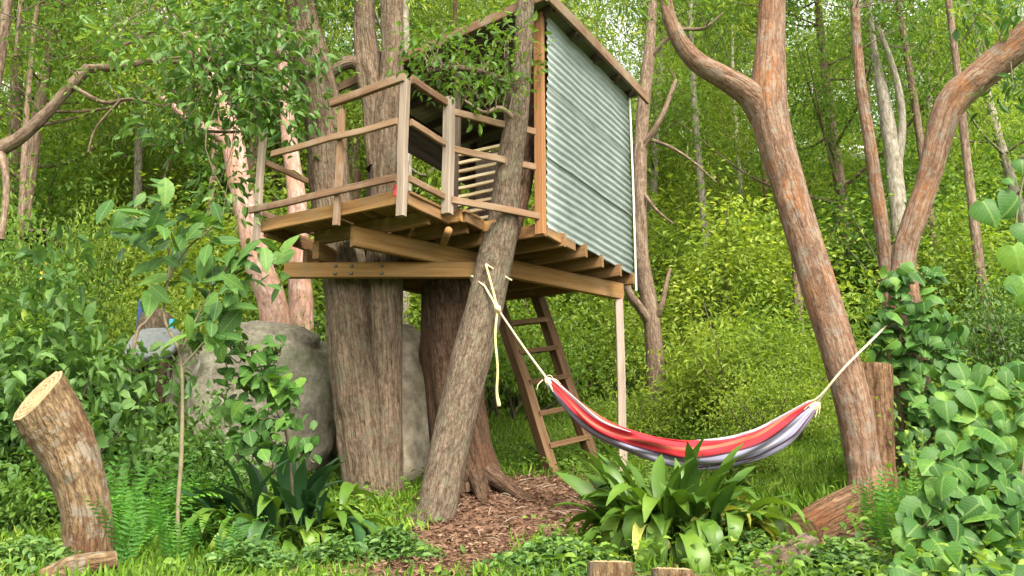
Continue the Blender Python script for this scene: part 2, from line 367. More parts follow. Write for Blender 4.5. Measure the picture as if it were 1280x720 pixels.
def plank(name, p0, p1, wd, th, mat, parent=None, up=(0, 0, 1), bev=.006, warp=.004, seg=5, rnd=None):
    """chamfered board from p0 to p1 (its axis), width wd across, th along up"""
    p0, p1 = Vector(p0), Vector(p1); d = p1-p0; L = d.length; x = d.normalized()
    z = Vector(up); z = (z-x*z.dot(x)).normalized(); y = z.cross(x)
    a, b = wd/2, th/2; e = min(bev, a*.45, b*.45)
    prof = np.array([(-a+e, -b), (a-e, -b), (a, -b+e), (a, b-e), (a-e, b), (-a+e, b), (-a, b-e), (-a, -b+e)])
    xs = np.linspace(0, L, seg); r = np.random.default_rng(int(abs(p0.x*911+p0.y*577+p0.z*131+L*71)*100) % 99991)
    wy, wz = r.normal(0, warp, seg), r.normal(0, warp*.6, seg); wy[0] = wy[-1] = wz[0] = wz[-1] = 0
    V = []; cap = e
    for i, xx in enumerate(xs):
        for q in prof: V.append((xx, q[0]+wy[i], q[1]+wz[i]))
    n = len(V)
    Q = [[i*8+j, i*8+(j+1) % 8, (i+1)*8+(j+1) % 8, (i+1)*8+j] for i in range(seg-1) for j in range(8)]
    V = np.array(V)
    caps = [list(range(7, -1, -1)), list(range((seg-1)*8, seg*8))]
    me = np_mesh(name, V, [np.array(Q)[:, ::-1] if False else np.array(Q), np.array(caps)], mat)
    o = bpy.data.objects.new(name, me)
    mw = Matrix((x, y, z)).transposed().to_4x4(); mw.translation = p0
    link(o, parent); o.matrix_basis = mw
    return o

# leaf templates: (verts (x along, y across -.5...5, z), faces)
DIA = (np.array([(0, 0, 0), (.45, -.5, .12), (1, 0, -.05), (.45, .5, .12)]), [np.array([(0, 1, 2), (0, 2, 3)])])
OV = np.array([(0, 0, 0), (.28, -.42, .10), (.66, -.42, .06), (1, 0, -.16), (.66, .42, .06), (.28, .42, .10), (.33, 0, .03), (.68, 0, -.03)])
OVAL = (OV, [np.array([(1, 2, 7, 6), (6, 7, 4, 5)]), np.array([(0, 1, 6), (0, 6, 5), (2, 3, 7), (7, 3, 4)])])
def leaf_cloud(name, pos, dirs, nors, L, Wd, mat, tmpl=DIA, lv=None):
    pos = np.asarray(pos); n = len(pos)
    d = dirs/(np.linalg.norm(dirs, axis=1)[:, None]+1e-9)
    s = np.cross(nors, d); s /= (np.linalg.norm(s, axis=1)[:, None]+1e-9); u = np.cross(d, s)
    tv, tf = tmpl; m = len(tv)
    L = np.broadcast_to(L, n)[:, None, None]; Wd = np.broadcast_to(Wd, n)[:, None, None]
    V = pos[:, None, :]+L*tv[None, :, 0:1]*d[:, None, :]+Wd*tv[None, :, 1:2]*s[:, None, :]+L*tv[None, :, 2:3]*u[:, None, :]
    off = (np.arange(n)*m)[:, None, None]
    faces = [(f[None]+off).reshape(-1, f.shape[1]) for f in tf]
    if lv is None: lv = rng.uniform(0, 1, n)
    return np_mesh(name, V.reshape(-1, 3), faces, mat, {'lv': np.repeat(lv, m)}, False)
def cluster_leaves(centers, per, sig, L, asp, seed, droop=.3, flat=.6):
    r = np.random.default_rng(seed); n = len(centers)*per
    cc = np.repeat(np.asarray(centers), per, 0); off = r.normal(size=(n, 3))*sig*np.array([1, 1, flat])
    pos = cc+off
    d = off/(np.linalg.norm(off, axis=1)[:, None]+1e-6)+r.normal(size=(n, 3))*.55; d[:, 2] -= droop
    nor = r.normal(size=(n, 3))*.55+np.array([0, 0, 1.0])
    Ls = L*r.uniform(.6, 1.3, n)
    lv = np.clip(np.repeat(r.uniform(.1, .9, len(centers)), per)*.45+r.uniform(0, 1, n)*.55, 0, 1)
    return pos, d, nor, Ls, Ls*asp*r.uniform(.8, 1.2, n), lv

# ------------------------------------------------------------------ ground
GY = np.array([-30, 0, 3, 5, 6.2, 7, 8.3, 9.6, 12, 16, 24, 40, 80, 140]); GZ = np.array([-2.2, -1.5, -.78, -.42, -.32, -.24, .02, .33, .95, 2.3, 5.6, 12.6, 31, 50])
def sstep(a, b, x): t = np.clip((x-a)/(b-a), 0, 1); return t*t*(3-2*t)
def ground_z(x, y):
    x = np.asarray(x, float); y = np.asarray(y, float)
    z = np.interp(y, GY, GZ)
    z = z+.30*sstep(1.4, 3.0, x)*sstep(4.5, 7, y)*(1-.5*sstep(10, 16, y))
    z = z+.42*sstep(-2.6, -4.5, x)*sstep(7.2, 9, y)
    P = np.stack([x.ravel(), y.ravel(), 0*x.ravel()], -1)
    z = z+(.035*sn(P, 3, 1.7, 3)).reshape(x.shape)*np.clip(1+.12*(y-8), .8, 6)
    # mound of soil round the old trunk
    z = z+.10*np.exp(-((x+.15)**2+(y-8.0)**2)/.7)
    return z
def gz(x, y): return float(ground_z(np.array([x]), np.array([y]))[0])
def bare_mask(x, y):
    # bare leaf litter under the platform and spilling to the front
    a = np.exp(-(((x-.1)/1.0)**2+((y-8.0)/1.5)**2)**1.5); b = .85*np.exp(-(((x+.5)/.62)**2+((y-6.0)/1.05)**2)**1.5)
    c = .75*np.exp(-(((x-2.2)/.6)**2+((y-6.3)/.8)**2)**1.5)
    return np.clip(a+b+c, 0, 1)
def grid_axis(lo, a, b, hi, nf, nc):
    return np.unique(np.concatenate([np.linspace(lo, a, nc), np.linspace(a, b, nf), np.linspace(b, hi, nc)]))
gx = grid_axis(-90, -7, 7, 90, 150, 28); gyy = grid_axis(-30, 3, 15, 138, 150, 30)
X, Y = np.meshgrid(gx, gyy); Zg = ground_z(X, Y); nx, ny = len(gx), len(gyy)
i = (np.arange(ny-1)[:, None]*nx+np.arange(nx-1)[None]).ravel()
gme = np_mesh('ground', np.stack([X, Y, Zg], -1).reshape(-1, 3), [np.stack([i, i+1, i+nx+1, i+nx], -1)], M['ground'], {'bare': bare_mask(X, Y).ravel()}, True)
tag(obj('ground', gme), 'sloping forest floor of soil and leaf litter', 'ground', None, 'structure')

# ------------------------------------------------------------------ the treehouse
A0 = np.array([-.885, 6.85]); E1 = np.array([.5, .8660254]); E2 = np.array([-.8660254, .5])   # plan axes: E1 away to the right, E2 away to the left
def H(a, b, z): p = A0+a*E1+b*E2; return (p[0], p[1], z)
V1 = (E1[0], E1[1], 0); V2 = (E2[0], E2[1], 0)
DZ = 2.49                                            # walking surface
JB = 2.33                                            # underside of joists
house = thing('treehouse', H(1.2, .5, JB), 'raised timber treehouse with railed deck, slanted roof and a corrugated metal side wall', 'treehouse')
# trunks that pierce the deck: (x, y, r)
TW = [(-1.80, 8.22, .30), (-1.30, 8.18, .24), (-.08, 7.66, .21)]
WA0, WA1, WB = 1.33, 3.34, -.60                      # corrugated wall: a from..to, at b
LB = 1.45                                            # left wall of the cabin
# floor planks along E1
bw = .135; b = -.60+bw/2; row = 0
while b < 1.56:
    if b < -.30: a0 = 1.30
    elif b < -.14: a0 = .98
    elif b < -.0: a0 = .62
    else: a0 = .0
    a1 = WA1+.02 if b < LB-.03 else 1.55
    spans = [(a0, a1)]
    for tx, ty, tr in TW:
        d = np.array([tx, ty])-A0; ta, tb = d@E1, d@E2
        if abs(tb-b) < tr+bw/2+.01:
            hw = math.sqrt(max(.01, (tr+.03)**2-max(0, abs(tb-b)-bw/2)**2)); ns = []
            for s0, s1 in spans:
                if s1 < ta-hw or s0 > ta+hw: ns.append((s0, s1)); continue
                if ta-hw-s0 > .08: ns.append((s0, ta-hw))
                if s1-(ta+hw) > .08: ns.append((ta+hw, s1))
            spans = ns
    for s0, s1 in spans:
        j = rng.uniform(-.012, .012)
        plank('plank', H(s0+j, b, DZ-.014), H(s1+j*.5, b, DZ-.014), bw-.008, .028, M['wood_deck'], house)
    b += bw
# joists along E2, fascia boards
def cut_span(a, b0, b1):
    sp = [(b0, b1)]
    for tx, ty, tr in TW:
        d = np.array([tx, ty])-A0; ta, tb = d@E1, d@E2
        if abs(ta-a) < tr+.03:
            hw = math.sqrt((tr+.04)**2-abs(ta-a)**2) if abs(ta-a) < tr+.04 else 0; ns = []
            for s0, s1 in sp:
                if s1 < tb-hw or s0 > tb+hw: ns.append((s0, s1)); continue
                if tb-hw-s0 > .1: ns.append((s0, tb-hw))
                if s1-(tb+hw) > .1: ns.append((tb+hw, s1))
            sp = ns
    return sp
for a, b0, b1 in ((.42, .05, 1.5), (.80, -.10, 1.5), (1.20, -.42, 1.5), (1.62, -.66, 1.42), (2.05, -.68, 1.42), (2.48, -.66, 1.42), (2.90, -.68, 1.42), (3.31, -.66, 1.42)):
    for s0, s1 in cut_span(a, b0, b1):
        plank('joist', H(a, s0, (DZ-.03+JB)/2), H(a, s1, (DZ-.03+JB)/2), .05, DZ-.031-JB, M['wood_deck'], house)
hz = DZ-.055
plank('fascia', H(-.022, -.02, hz), H(-.022, 1.58, hz), .04, .12, M['wood_beam'], house)
plank('fascia', H(0., -.022, hz-.01), H(.60, -.022, hz-.01), .035, .11, M['wood_deck'], house)
plank('fascia', H(.625, -.155, hz), H(.625, .0, hz), .04, .11, M['wood_beam'], house)
plank('fascia', H(.65, -.165, hz), H(.95, -.165, hz), .035, .11, M['wood_deck'], house)
plank('fascia', H(.985, -.30, hz-.01), H(.985, -.14, hz-.01), .04, .10, M['wood_beam'], house)
plank('fascia', H(1.32, -.615, hz-.02), H(1.90, -.615, hz-.02), .04, .11, M['wood_deck'], house)
plank('fascia', H(1.295, -.62, hz-.02), H(1.295, -.34, hz-.02), .04, .12, M['wood_deck'], house)
plank('fascia', H(0., 1.56, hz-.03), H(1.5, 1.56, hz-.03), .04, .13, M['wood_deck'], house)
for (a_, b_) in ((.55, -.06), ):                     # round joist end poking out under the deck
    tube('pole_end', [H(a_-.03, b_-.03, JB-.05), H(a_+.3, b_+.25, JB-.04)], [.034, .034], M['wood_beam'], house, seg=12, rings=4, cap_bot=True)
# bearers under the joists
bz0 = 2.145
BL = atZ(440, 281, JB); BR = atZ(777, 353.5, JB)
dirb = (BR-BL)/np.linalg.norm(BR-BL); nb = np.array([dirb[1], -dirb[0], 0])
cz = (JB+bz0)/2
plank('bearer', (BL[0], BL[1]+.035, cz-.002), (BR[0], BR[1]+.035, cz-.002), .07, JB-bz0-.006, M['wood_beam'], house)
fy = 7.83
FL, FR = atY(356, 340, fy), atY(624, 340, fy); fzc = bz0-.072
fbm = plank('front_beam', (FL[0], fy, fzc), (FR[0], fy, fzc), .075, .142, M['wood_beam'], house)
plank('bearer', (-1.95, 7.98, cz-.004), (-.35, 9.75, cz-.004), .07, JB-bz0-.01, M['wood_deck'], house)
plank('bearer', H(.28, 1.2, cz-.005), H(1.5, 1.53, cz-.005), .06, JB-bz0-.02, M['wood_deck'], house)
M['bolt'] = plain_mat('galvanised_bolt', (.10, .095, .085), .5, .2, 40, .6)
def bolt(parent, p, inv):
    V, Q, T, A = tube_arrays([(0, .002, 0), (0, -.010, 0), (0, -.016, 0)], [.017, .016, .009], seg=6, rings=6, cap_top=True)
    o = bpy.data.objects.new('bolt', np_mesh('bolt', V, [Q, T], M['bolt'])); C.objects.link(o); o.parent = parent
    o.matrix_parent_inverse = inv; o.matrix_basis = Matrix.Translation(p)
inv_ = (Matrix.Translation(Vector(house.location)) @ Matrix.Translation(-Vector(house.location)) @ fbm.matrix_basis).inverted()
for px_ in (420, 440, 478, 610):
    for dz in (-.035, .035):
        q = atY(px_, 340, fy); bolt(fbm, (q[0], fy-.0385, fzc+dz), inv_)
# post under the right end
pb = BR-np.array([.035, -.02, 0]); pg = gz(pb[0], pb[1])
plank('support_post', (pb[0], pb[1], pg-.15), (pb[0], pb[1], bz0+.002), .085, .085, M['wood_support'], house, up=(0, -1, 0))
# railing
zt = atY(509, 103, 6.83)[2]; zm = atY(509, 156, 6.83)[2]; zl = atY(509, 226, 6.83)[2]
def post(a, b_, z0, z1, mat='wood_rail', wd=.07, th=.07):
    return plank('railing_post', H(a, b_, z0), H(a, b_, z1), wd, th, M[mat], house, up=V1)
post(-.075, -.03, atY(505, 272, 6.8)[2], zt-.015, 'wood_post', .075, .06)
post(-.068, .66, 2.28, zt-.12, 'wood_rail', .055, .05)
post(-.068, 1.60, 2.28, zt-.13, 'wood_post', .065, .05)
post(.50, -.085, 2.42, atY(562, 124, 7.26)[2], 'wood_post', .085, .08)
post(1.28, 1.60, 2.30, zt-.05, 'wood_rail', .06, .06)
RA = -.112
plank('rail', H(RA+.01, -.045, zt), H(RA+.035, .78, zt-.03), .045, .075, M['wood_rail'], house)
plank('rail', H(RA, .01, zm), H(RA, 1.43, zm), .03, .06, M['wood_rail'], house)
plank('rail', H(RA, .01, zl), H(RA, 1.66, zl), .03, .065, M['wood_rail'], house)
for z_, th_, wd_ in ((zt+.0, .07, .045), (zm, .06, .03), (zl, .06, .03)):
    plank('rail', H(-.04, -.075, z_), H(.465, -.075, z_), wd_, th_, M['wood_rail'], house)
cp = H(.53, -.11, 0); wp = H(1.285, -.565, 0)
for y_, dy, off in ((141, 0, .0), (187, 0, .0), (252, 0, -.03)):
    z_ = atY(565, y_, 7.27)[2]; yy = off
    plank('rail', (cp[0], cp[1]+yy, z_), (wp[0], wp[1]+yy, z_-.01), .03, .065, M['wood_rail'], house)
for z_ in (zm, zl):
    plank('rail', H(.0, 1.63, z_), H(1.30, 1.63, z_), .03, .06, M['wood_rail'], house)
# corrugated right wall (ridges run along the wall)
P1 = H(WA0, WB, 0); P2 = H(WA1, WB, 0)
zt1 = atY(684, 22, P1[1])[2]; zt2 = zt1+.06
zb = DZ-.05
def corr_sheet(name, a0, a1, z0, zfun, b0, mat, amp=.0075, pitch=.076):
    n = int((zfun(a0)+.1-z0)/pitch*8); zs = np.linspace(z0, z0+n*pitch/8, n+1); V = []
    cols = np.linspace(a0, a1, 9)
    for z in zs:
        for a in cols:
            zz = min(z, zfun(a)); dent = .004*math.sin(a*5.1+z*2.3)+.003*math.sin(a*11+z*7)
            V.append(H(a, b0-amp*math.sin(2*math.pi*z/pitch)+dent, zz))
    k = len(cols); Q = [[r*k+c, r*k+c+1, (r+1)*k+c+1, (r+1)*k+c] for r in range(n) for c in range(k-1)]
    me = np_mesh(name, np.array(V), [np.array(Q)], M[mat], None, True)
    o = obj(name, me, house); md = o.modifiers.new('t', 'SOLIDIFY'); md.thickness = .002; return o
wt = lambda a: zt1+(zt2-zt1)*(a-WA0)/(WA1-WA0)
h3 = (zt1-zb)/3
for k in range(3):
    z0 = zb+k*h3-(.03 if k else 0)
    top = (lambda a, kk=k: min(wt(a), zb+(kk+1)*h3))
    corr_sheet('wall_sheet', WA0+.0, WA1+.02, z0, top, WB-.03-.008*k, 'corr_wall')
plank('corner_post', H(WA0-.045, WB+.02, DZ-.12), H(WA0-.045, WB+.02, zt1+.02), .09, .07, M['wood_orange'], house, up=V1)
plank('corner_post', H(WA1-.03, WB+.05, DZ), H(WA1-.03, WB+.05, zt2-.05), .08, .08, M['wood_deck'], house, up=V1)
plank('corner_trim', H(WA1+.03, WB-.06, zb-.17), H(WA1+.03, WB-.06, zt2-.03), .03, .012, M['white_trim'], house, up=V2, bev=.002)
plank('corner_post', H(WA0, LB, DZ), H(WA0, LB, zt1-.12), .08, .08, M['wood_dark'], house, up=V1)
plank('corner_post', H(WA1-.03, LB, DZ), H(WA1-.03, LB, zt1-.12), .08, .08, M['wood_dark'], house, up=V1)
for z_ in (3.05, 3.75):
    plank('wall_girt', H(WA0+.04, WB+.045, z_), H(WA1-.08, WB+.045, z_), .05, .07, M['wood_deck'], house)
# roof: falls towards E2
ra0, ra1, rb0, rb1 = 1.10, 3.62, -.76, 1.75
rz0 = zt1+.115; SL = .13
def rz(b_): return rz0-SL*(b_-rb0)
ns = 4; wsh = (ra1-ra0)/ns
for k in range(ns):
    a_ = np.linspace(ra0+k*wsh-(.03 if k else 0), ra0+(k+1)*wsh, 73); bs = np.linspace(rb0, rb1, 6); V = []
    for bb in bs:
        for aa in a_: V.append(H(aa, bb, rz(bb)+.012*math.sin(2*math.pi*aa/.078)+.004*k))
    Q = [[r*73+c, r*73+c+1, (r+1)*73+c+1, (r+1)*73+c] for r in range(5) for c in range(72)]
    o = obj('roof_sheet', np_mesh('roof_sheet', np.array(V), [np.array(Q)], M['corr_roof'], None, True), house)
    md = o.modifiers.new('t', 'SOLIDIFY'); md.thickness = .002
plank('roof_fascia', H(ra0-.02, rb0-.02, rz0-.058), H(ra1+.02, rb0-.02, rz0-.058), .035, .125, M['wood_rail'], house)
plank('roof_fascia', H(ra0-.02, rb0, rz0-.055), H(ra0-.02, rb1, rz(rb1)-.055), .03, .10, M['wood_rail'], house)
for a_ in (1.31, 1.85, 2.4, 2.95, 3.36):
    plank('rafter', H(a_, rb0+.03, rz0-.07), H(a_, rb1-.05, rz(rb1)-.07), .045, .09, M['wood_dark'], house)
# left wall boards (upper part only), back wall boards
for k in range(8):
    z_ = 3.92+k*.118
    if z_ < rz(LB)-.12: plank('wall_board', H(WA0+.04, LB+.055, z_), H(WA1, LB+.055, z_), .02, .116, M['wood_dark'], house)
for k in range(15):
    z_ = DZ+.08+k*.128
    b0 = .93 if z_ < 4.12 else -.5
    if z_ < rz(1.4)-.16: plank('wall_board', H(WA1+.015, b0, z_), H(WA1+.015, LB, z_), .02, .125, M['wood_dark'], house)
# slatted screen in the front of the cabin
sb0, sb1 = -.17, .37
plank('screen_frame', H(WA0+.02, sb1+.02, DZ), H(WA0+.02, sb1+.02, rz(.3)-.12), .06, .05, M['wood_dark'], house, up=V1)
plank('screen_frame', H(WA0+.02, sb0-.02, DZ), H(WA0+.02, sb0-.02, rz(-.1)-.12), .05, .05, M['wood_dark'], house, up=V1)
for k in range(10):
    z_ = DZ+.08+k*.088
    plank('slat', H(WA0+.02, sb0, z_), H(WA0+.02, sb1, z_), .03, .03, M['wood_slat'], house, bev=.003)
# dark board panel behind the slats (lower cabin lining)
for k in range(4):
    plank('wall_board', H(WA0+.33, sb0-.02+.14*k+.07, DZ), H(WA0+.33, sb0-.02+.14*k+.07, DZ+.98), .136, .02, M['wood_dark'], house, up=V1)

# small red lantern tied to the railing corner post
lp = H(-.02, .06, atY(499, 241, 6.9)[2])
lan = thing('lantern', lp, 'small red lantern hanging beside the front corner post of the deck railing', 'lantern')
tube('body', [np.array(lp)+np.array([0, 0, dz]) for dz in (-.055, -.045, .0, .045, .055)], [.022, .03, .033, .027, .012], M['red'], lan, seg=14, rings=12, cap_top=True, cap_bot=True)
tube('loop', [np.array(lp)+np.array([0, 0, .05]), np.array(lp)+np.array([0, -.01, .14])], [.004, .004], M['rope'], lan, seg=6, rings=3)

# ladder
lad = thing('ladder', (0.62, 9.75, gz(.62, 9.75)), 'dark wooden ladder with flat steps leaning up to the back of the treehouse', 'ladder')
lb1, lb2 = atY(692, 594, 9.55), atY(744, 580, 9.85); lt1, lt2 = atY(621, 372, 9.75), atY(671, 368, 10.05)
for p, q in ((lb1, lt1), (lb2, lt2)):
    plank('stringer', p-np.array([0, 0, .03]), q, .105, .14, M['wood_ladder'], lad, up=np.cross(q-p, lb2-lb1), bev=.006)
for k, t in enumerate((.15, .325, .50, .67, .84)):
    p = lb1+(lt1-lb1)*t; q = lb2+(lt2-lb2)*t; d = (q-p)/np.linalg.norm(q-p)
    plank('step', p+d*.02, q-d*.02, .17, .055, M['wood_ladder'], lad)

# ------------------------------------------------------------------ the big trees
def cdepth(p): return p[1]*CP+p[2]*SP
def px_path(pts):
    P = np.array([atY(x, y, Y) for x, y, Y, w_ in pts]); R = [w_*.5*cdepth(p)/F for p, (_, _, _, w_) in zip(P, pts)]
    return P, R
def root_flare(P, R):
    P = list(P); R = list(R); g = gz(P[0][0], P[0][1]); P[0] = np.array([P[0][0], P[0][1], g-.12]); return np.array(P), R
def twigs_to(starts, ends, r0, seed):
    parts = []; r = np.random.default_rng(seed)
    for e in ends:
        s = starts[np.argmin(np.linalg.norm(starts-e, axis=1)+r.uniform(0, .4, len(starts)))]
        m = (s+e)/2+r.normal(size=3)*.12*np.linalg.norm(e-s)+np.array([0, 0, .06])
        parts.append(tube_arrays([s, m, e], [r0, r0*.6, r0*.2], seg=5, rings=8))
    return join_arrays(parts)
def crown_px(specs, seed):
    """specs: (px, py, Y, spread_px_x, spread_px_y, n clusters)"""
    r = np.random.default_rng(seed); out = []
    for px, py, Y_, sx, sy, n in specs:
        for _ in range(n):
            out.append(atY(px+r.normal()*sx*.5, py+r.normal()*sy*.5, Y_+r.normal()*.25))
    return np.array(out)
def add_crown(root, centers, per, sig, L, asp, mat, seed, starts=None, tmpl=OVAL, droop=.3, twig_r=.008, twm='twig'):
    pos, d, nrm, Ls, Ws, lv = cluster_leaves(centers, per, sig, L, asp, seed, droop)
    me = leaf_cloud('crown', pos-np.array(root.location), d, nrm, Ls, Ws, M[mat], tmpl, lv)
    o = bpy.data.objects.new('crown', me); o.location = root.location; link(o, root); o['kind'] = 'stuff'
    if starts is not None:
        V, Q, T, A = twigs_to(np.asarray(starts), centers, twig_r, seed+1)
        me = np_mesh('twigs', V-np.array(root.location), [Q, T], M[twm], {'tc': A}, True)
        t_ = bpy.data.objects.new('twigs', me); t_.location = root.location; link(t_, root); t_['kind'] = 'stuff'
    return o

# tree with two fused stems growing through the deck
P, R = px_path([(466, 650, 8.3, 74), (462, 605, 8.3, 58), (449, 500, 8.27, 60), (439, 410, 8.24, 60), (430, 335, 8.22, 54), (413, 240, 8.22, 50), (405, 150, 8.22, 46), (393, 80, 8.2, 42), (378, 20, 8.2, 36), (366, -50, 8.2, 32), (350, -160, 8.2, 26)])
P, R = root_flare(P, R)
twin = thing('tree', P[0], 'tree with fused grey-brown stems growing up through the railed deck', 'tree')
tube('trunk', P, R, M['bark_grey'], twin, seg=56, rings=130, ridge=.085, lump=.05, seed=11)
Pb, Rb = px_path([(486, 650, 8.25, 56), (485, 605, 8.24, 40), (483, 500, 8.22, 38), (481, 410, 8.2, 42), (480, 340, 8.18, 44), (482, 240, 8.18, 40), (484, 150, 8.18, 36), (490, 80, 8.2, 30), (490, 0, 8.2, 27), (492, -110, 8.2, 24)])
Pb, Rb = root_flare(Pb, Rb)
tube('trunk', Pb, Rb, M['bark_grey'], twin, seg=44, rings=110, ridge=.08, lump=.06, seed=12)
Pm, Rm = px_path([(476, 210, 8.2, 34), (470, 140, 8.25, 34), (462, 90, 8.28, 32), (456, 40, 8.3, 28), (455, -20, 8.3, 24), (450, -120, 8.3, 20)])
tube('limb', Pm, Rm, M['bark_grey'], twin, seg=32, rings=60, ridge=.07, lump=.06, seed=13)
Pk, Rk = px_path([(462, 96, 8.26, 16), (446, 80, 8.24, 17), (428, 80, 8.22, 16), (410, 92, 8.2, 18)])
tube('limb', Pk, Rk, M['bark_grey'], twin, seg=16, rings=16, ridge=.05, lump=.06, seed=14)
L1, RL1 = px_path([(372, 0, 8.2, 22), (330, -40, 8.0, 18), (270, -40, 7.6, 14), (200, -15, 7.2, 10)])
tube('limb', L1, RL1, M['bark_grey'], twin, seg=14, rings=24, ridge=.05, seed=15)
L2, RL2 = px_path([(395, 95, 8.2, 12), (350, 70, 7.9, 10), (300, 85, 7.6, 8), (250, 70, 7.4, 5)])
tube('limb', L2, RL2, M['bark_grey'], twin, seg=12, rings=20, seed=16)
cc = crown_px([(285, 40, 7.5, 110, 50, 24), (360, 70, 7.7, 55, 70, 16), (290, 115, 7.6, 80, 45, 19), (220, 60, 7.4, 80, 60, 14), (372, 150, 7.7, 22, 40, 5), (240, 170, 7.5, 70, 45, 10), (275, 235, 7.7, 30, 50, 6), (330, -60, 7.7, 120, 50, 18), (430, -90, 8.3, 120, 40, 14)], 21)
add_crown(twin, cc, 26, .19, .11, .44, 'leaf_blue', 31, np.vstack([catmull(L1, 12)[3:], catmull(L2, 10)[2:]]), droop=.5)

# leaning tree in front of the cabin
P, R = px_path([(532, 690, 7.36, 66), (545, 640, 7.38, 52), (562, 560, 7.46, 50), (583, 470, 7.56, 50), (606, 380, 7.66, 47), (620, 320, 7.68, 44), (630, 270, 7.66, 40), (637, 205, 7.6, 32), (648, 130, 7.52, 27), (654, 60, 7.46, 23), (658, -10, 7.42, 21), (668, -120, 7.4, 18)])
P, R = root_flare(P, R)
lean = thing('tree', P[0], 'leaning grey-barked tree with a hammock rope tied round it below the deck', 'tree')
tube('trunk', P, R, M['bark_lean'], lean, seg=48, rings=120, ridge=.05, lump=.07, seed=21)
LEANP = catmull(P, 60)
Pk, Rk = px_path([(626, 300, 7.70, 40), (642, 255, 7.80, 36), (655, 210, 7.90, 27), (661, 150, 7.98, 20), (664, 90, 8.02, 15), (668, 30, 8.05, 9)])
tube('limb', Pk, Rk, M['bark_old'], lean, seg=24, rings=40, ridge=.05, lump=.06, seed=22)
Lb, RLb = px_path([(650, 110, 7.5, 12), (615, 95, 7.4, 9), (575, 85, 7.35, 7), (535, 90, 7.35, 4)])
tube('limb', Lb, RLb, M['bark_lean'], lean, seg=10, rings=20, seed=23)
Lc, RLc = px_path([(644, 150, 7.5, 8), (625, 135, 7.35, 6), (605, 140, 7.3, 4), (580, 125, 7.3, 3)])
tube('limb', Lc, RLc, M['twig'], lean, seg=8, rings=16, seed=24)
cc = crown_px([(590, 70, 7.35, 60, 40, 20), (555, 90, 7.35, 45, 35, 14), (630, 60, 7.4, 25, 45, 11), (620, 95, 7.3, 45, 30, 9), (535, 60, 7.4, 40, 30, 8), (600, 125, 7.3, 40, 25, 5), (660, -80, 7.4, 100, 60, 16), (640, -140, 7.4, 160, 50, 14)], 22)
add_crown(lean, cc, 15, .13, .08, .44, 'leaf_mid', 32, np.vstack([catmull(Lb, 12), catmull(Lc, 8), LEANP[-12:]]), droop=.4, twig_r=.006)

# red-barked gum on the right, with a broken stub beside it
P, R = px_path([(1088, 640, 6.95, 58), (1082, 590, 6.95, 46), (1070, 520, 6.97, 44), (1051, 450, 7.0, 46), (1020, 350, 7.05, 43), (988, 240, 7.1, 41), (966, 165, 7.12, 46), (960, 125, 7.14, 46), (963, 60, 7.2, 35), (966, -10, 7.25, 33), (972, -140, 7.3, 29)])
P, R = root_flare(P, R)
gum = thing('tree', P[0], 'red-barked leaning gum tree with the hammock rope crossing in front of its trunk', 'tree')
tube('trunk', P, R, M['bark_red'], gum, seg=52, rings=130, ridge=.06, lump=.05, seed=31)
Pl, Rl = px_path([(962, 150, 7.14, 40), (938, 120, 7.1, 33), (905, 98, 7.05, 28), (872, 78, 7.0, 24), (850, 52, 6.95, 20), (838, 25, 6.9, 17), (830, -10, 6.9, 15), (815, -90, 6.8, 12)])
tube('limb', Pl, Rl, M['bark_red'], gum, seg=28, rings=50, ridge=.05, lump=.06, seed=32)
S, RS = px_path([(1098, 640, 6.98, 62), (1097, 590, 6.98, 44), (1094, 520, 6.98, 40), (1091, 456, 6.98, 40)])
S, RS = root_flare(S, RS)
st = tube('broken_stub', S, RS, M['bark_fibre'], gum, seg=40, rings=36, ridge=.16, lump=.03, seed=33, cap_top=True)
st['label'] = 'broken splintered stub of a second stem'
cc = crown_px([(820, -70, 6.9, 140, 40, 12), (980, -120, 7.3, 160, 50, 16), (760, -25, 7.0, 60, 18, 4)], 23)
add_crown(gum, cc, 26, .16, .11, .26, 'leaf_mid', 33, np.vstack([P[-2:], Pl[-2:]]), droop=.9)

# old dark trunk under the house
P, R = px_path([(592, 655, 8.4, 100), (590, 615, 8.42, 88), (580, 560, 8.45, 72), (570, 480, 8.5, 66), (562, 400, 8.55, 66), (558, 345, 8.6, 62)])
P, R = root_flare(P, R); P[-1][2] = 2.14
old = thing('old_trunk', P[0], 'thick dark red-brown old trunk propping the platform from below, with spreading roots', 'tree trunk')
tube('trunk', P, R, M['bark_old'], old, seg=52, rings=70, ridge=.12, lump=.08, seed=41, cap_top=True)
for k, (x1, y1) in enumerate(((-.25, 7.75), (.15, 7.85), (-.75, 8.1))):
    p0 = np.array([P[0][0], P[0][1], 0]); q = np.array([x1, y1, 0]); m = (p0+q)/2
    pts = [np.array([p0[0], p0[1], gz(p0[0], p0[1])+.22]), np.array([m[0], m[1], gz(m[0], m[1])+.09]), np.array([q[0], q[1], gz(x1, y1)-.02]), np.array([q[0]*1.25-p0[0]*.25, q[1]*1.25-p0[1]*.25, gz(x1, y1)-.12])]
    tube('root', pts, [.12, .075, .045, .02], M['bark_old'], old, seg=16, rings=22, ridge=.1, lump=.1, seed=42+k)

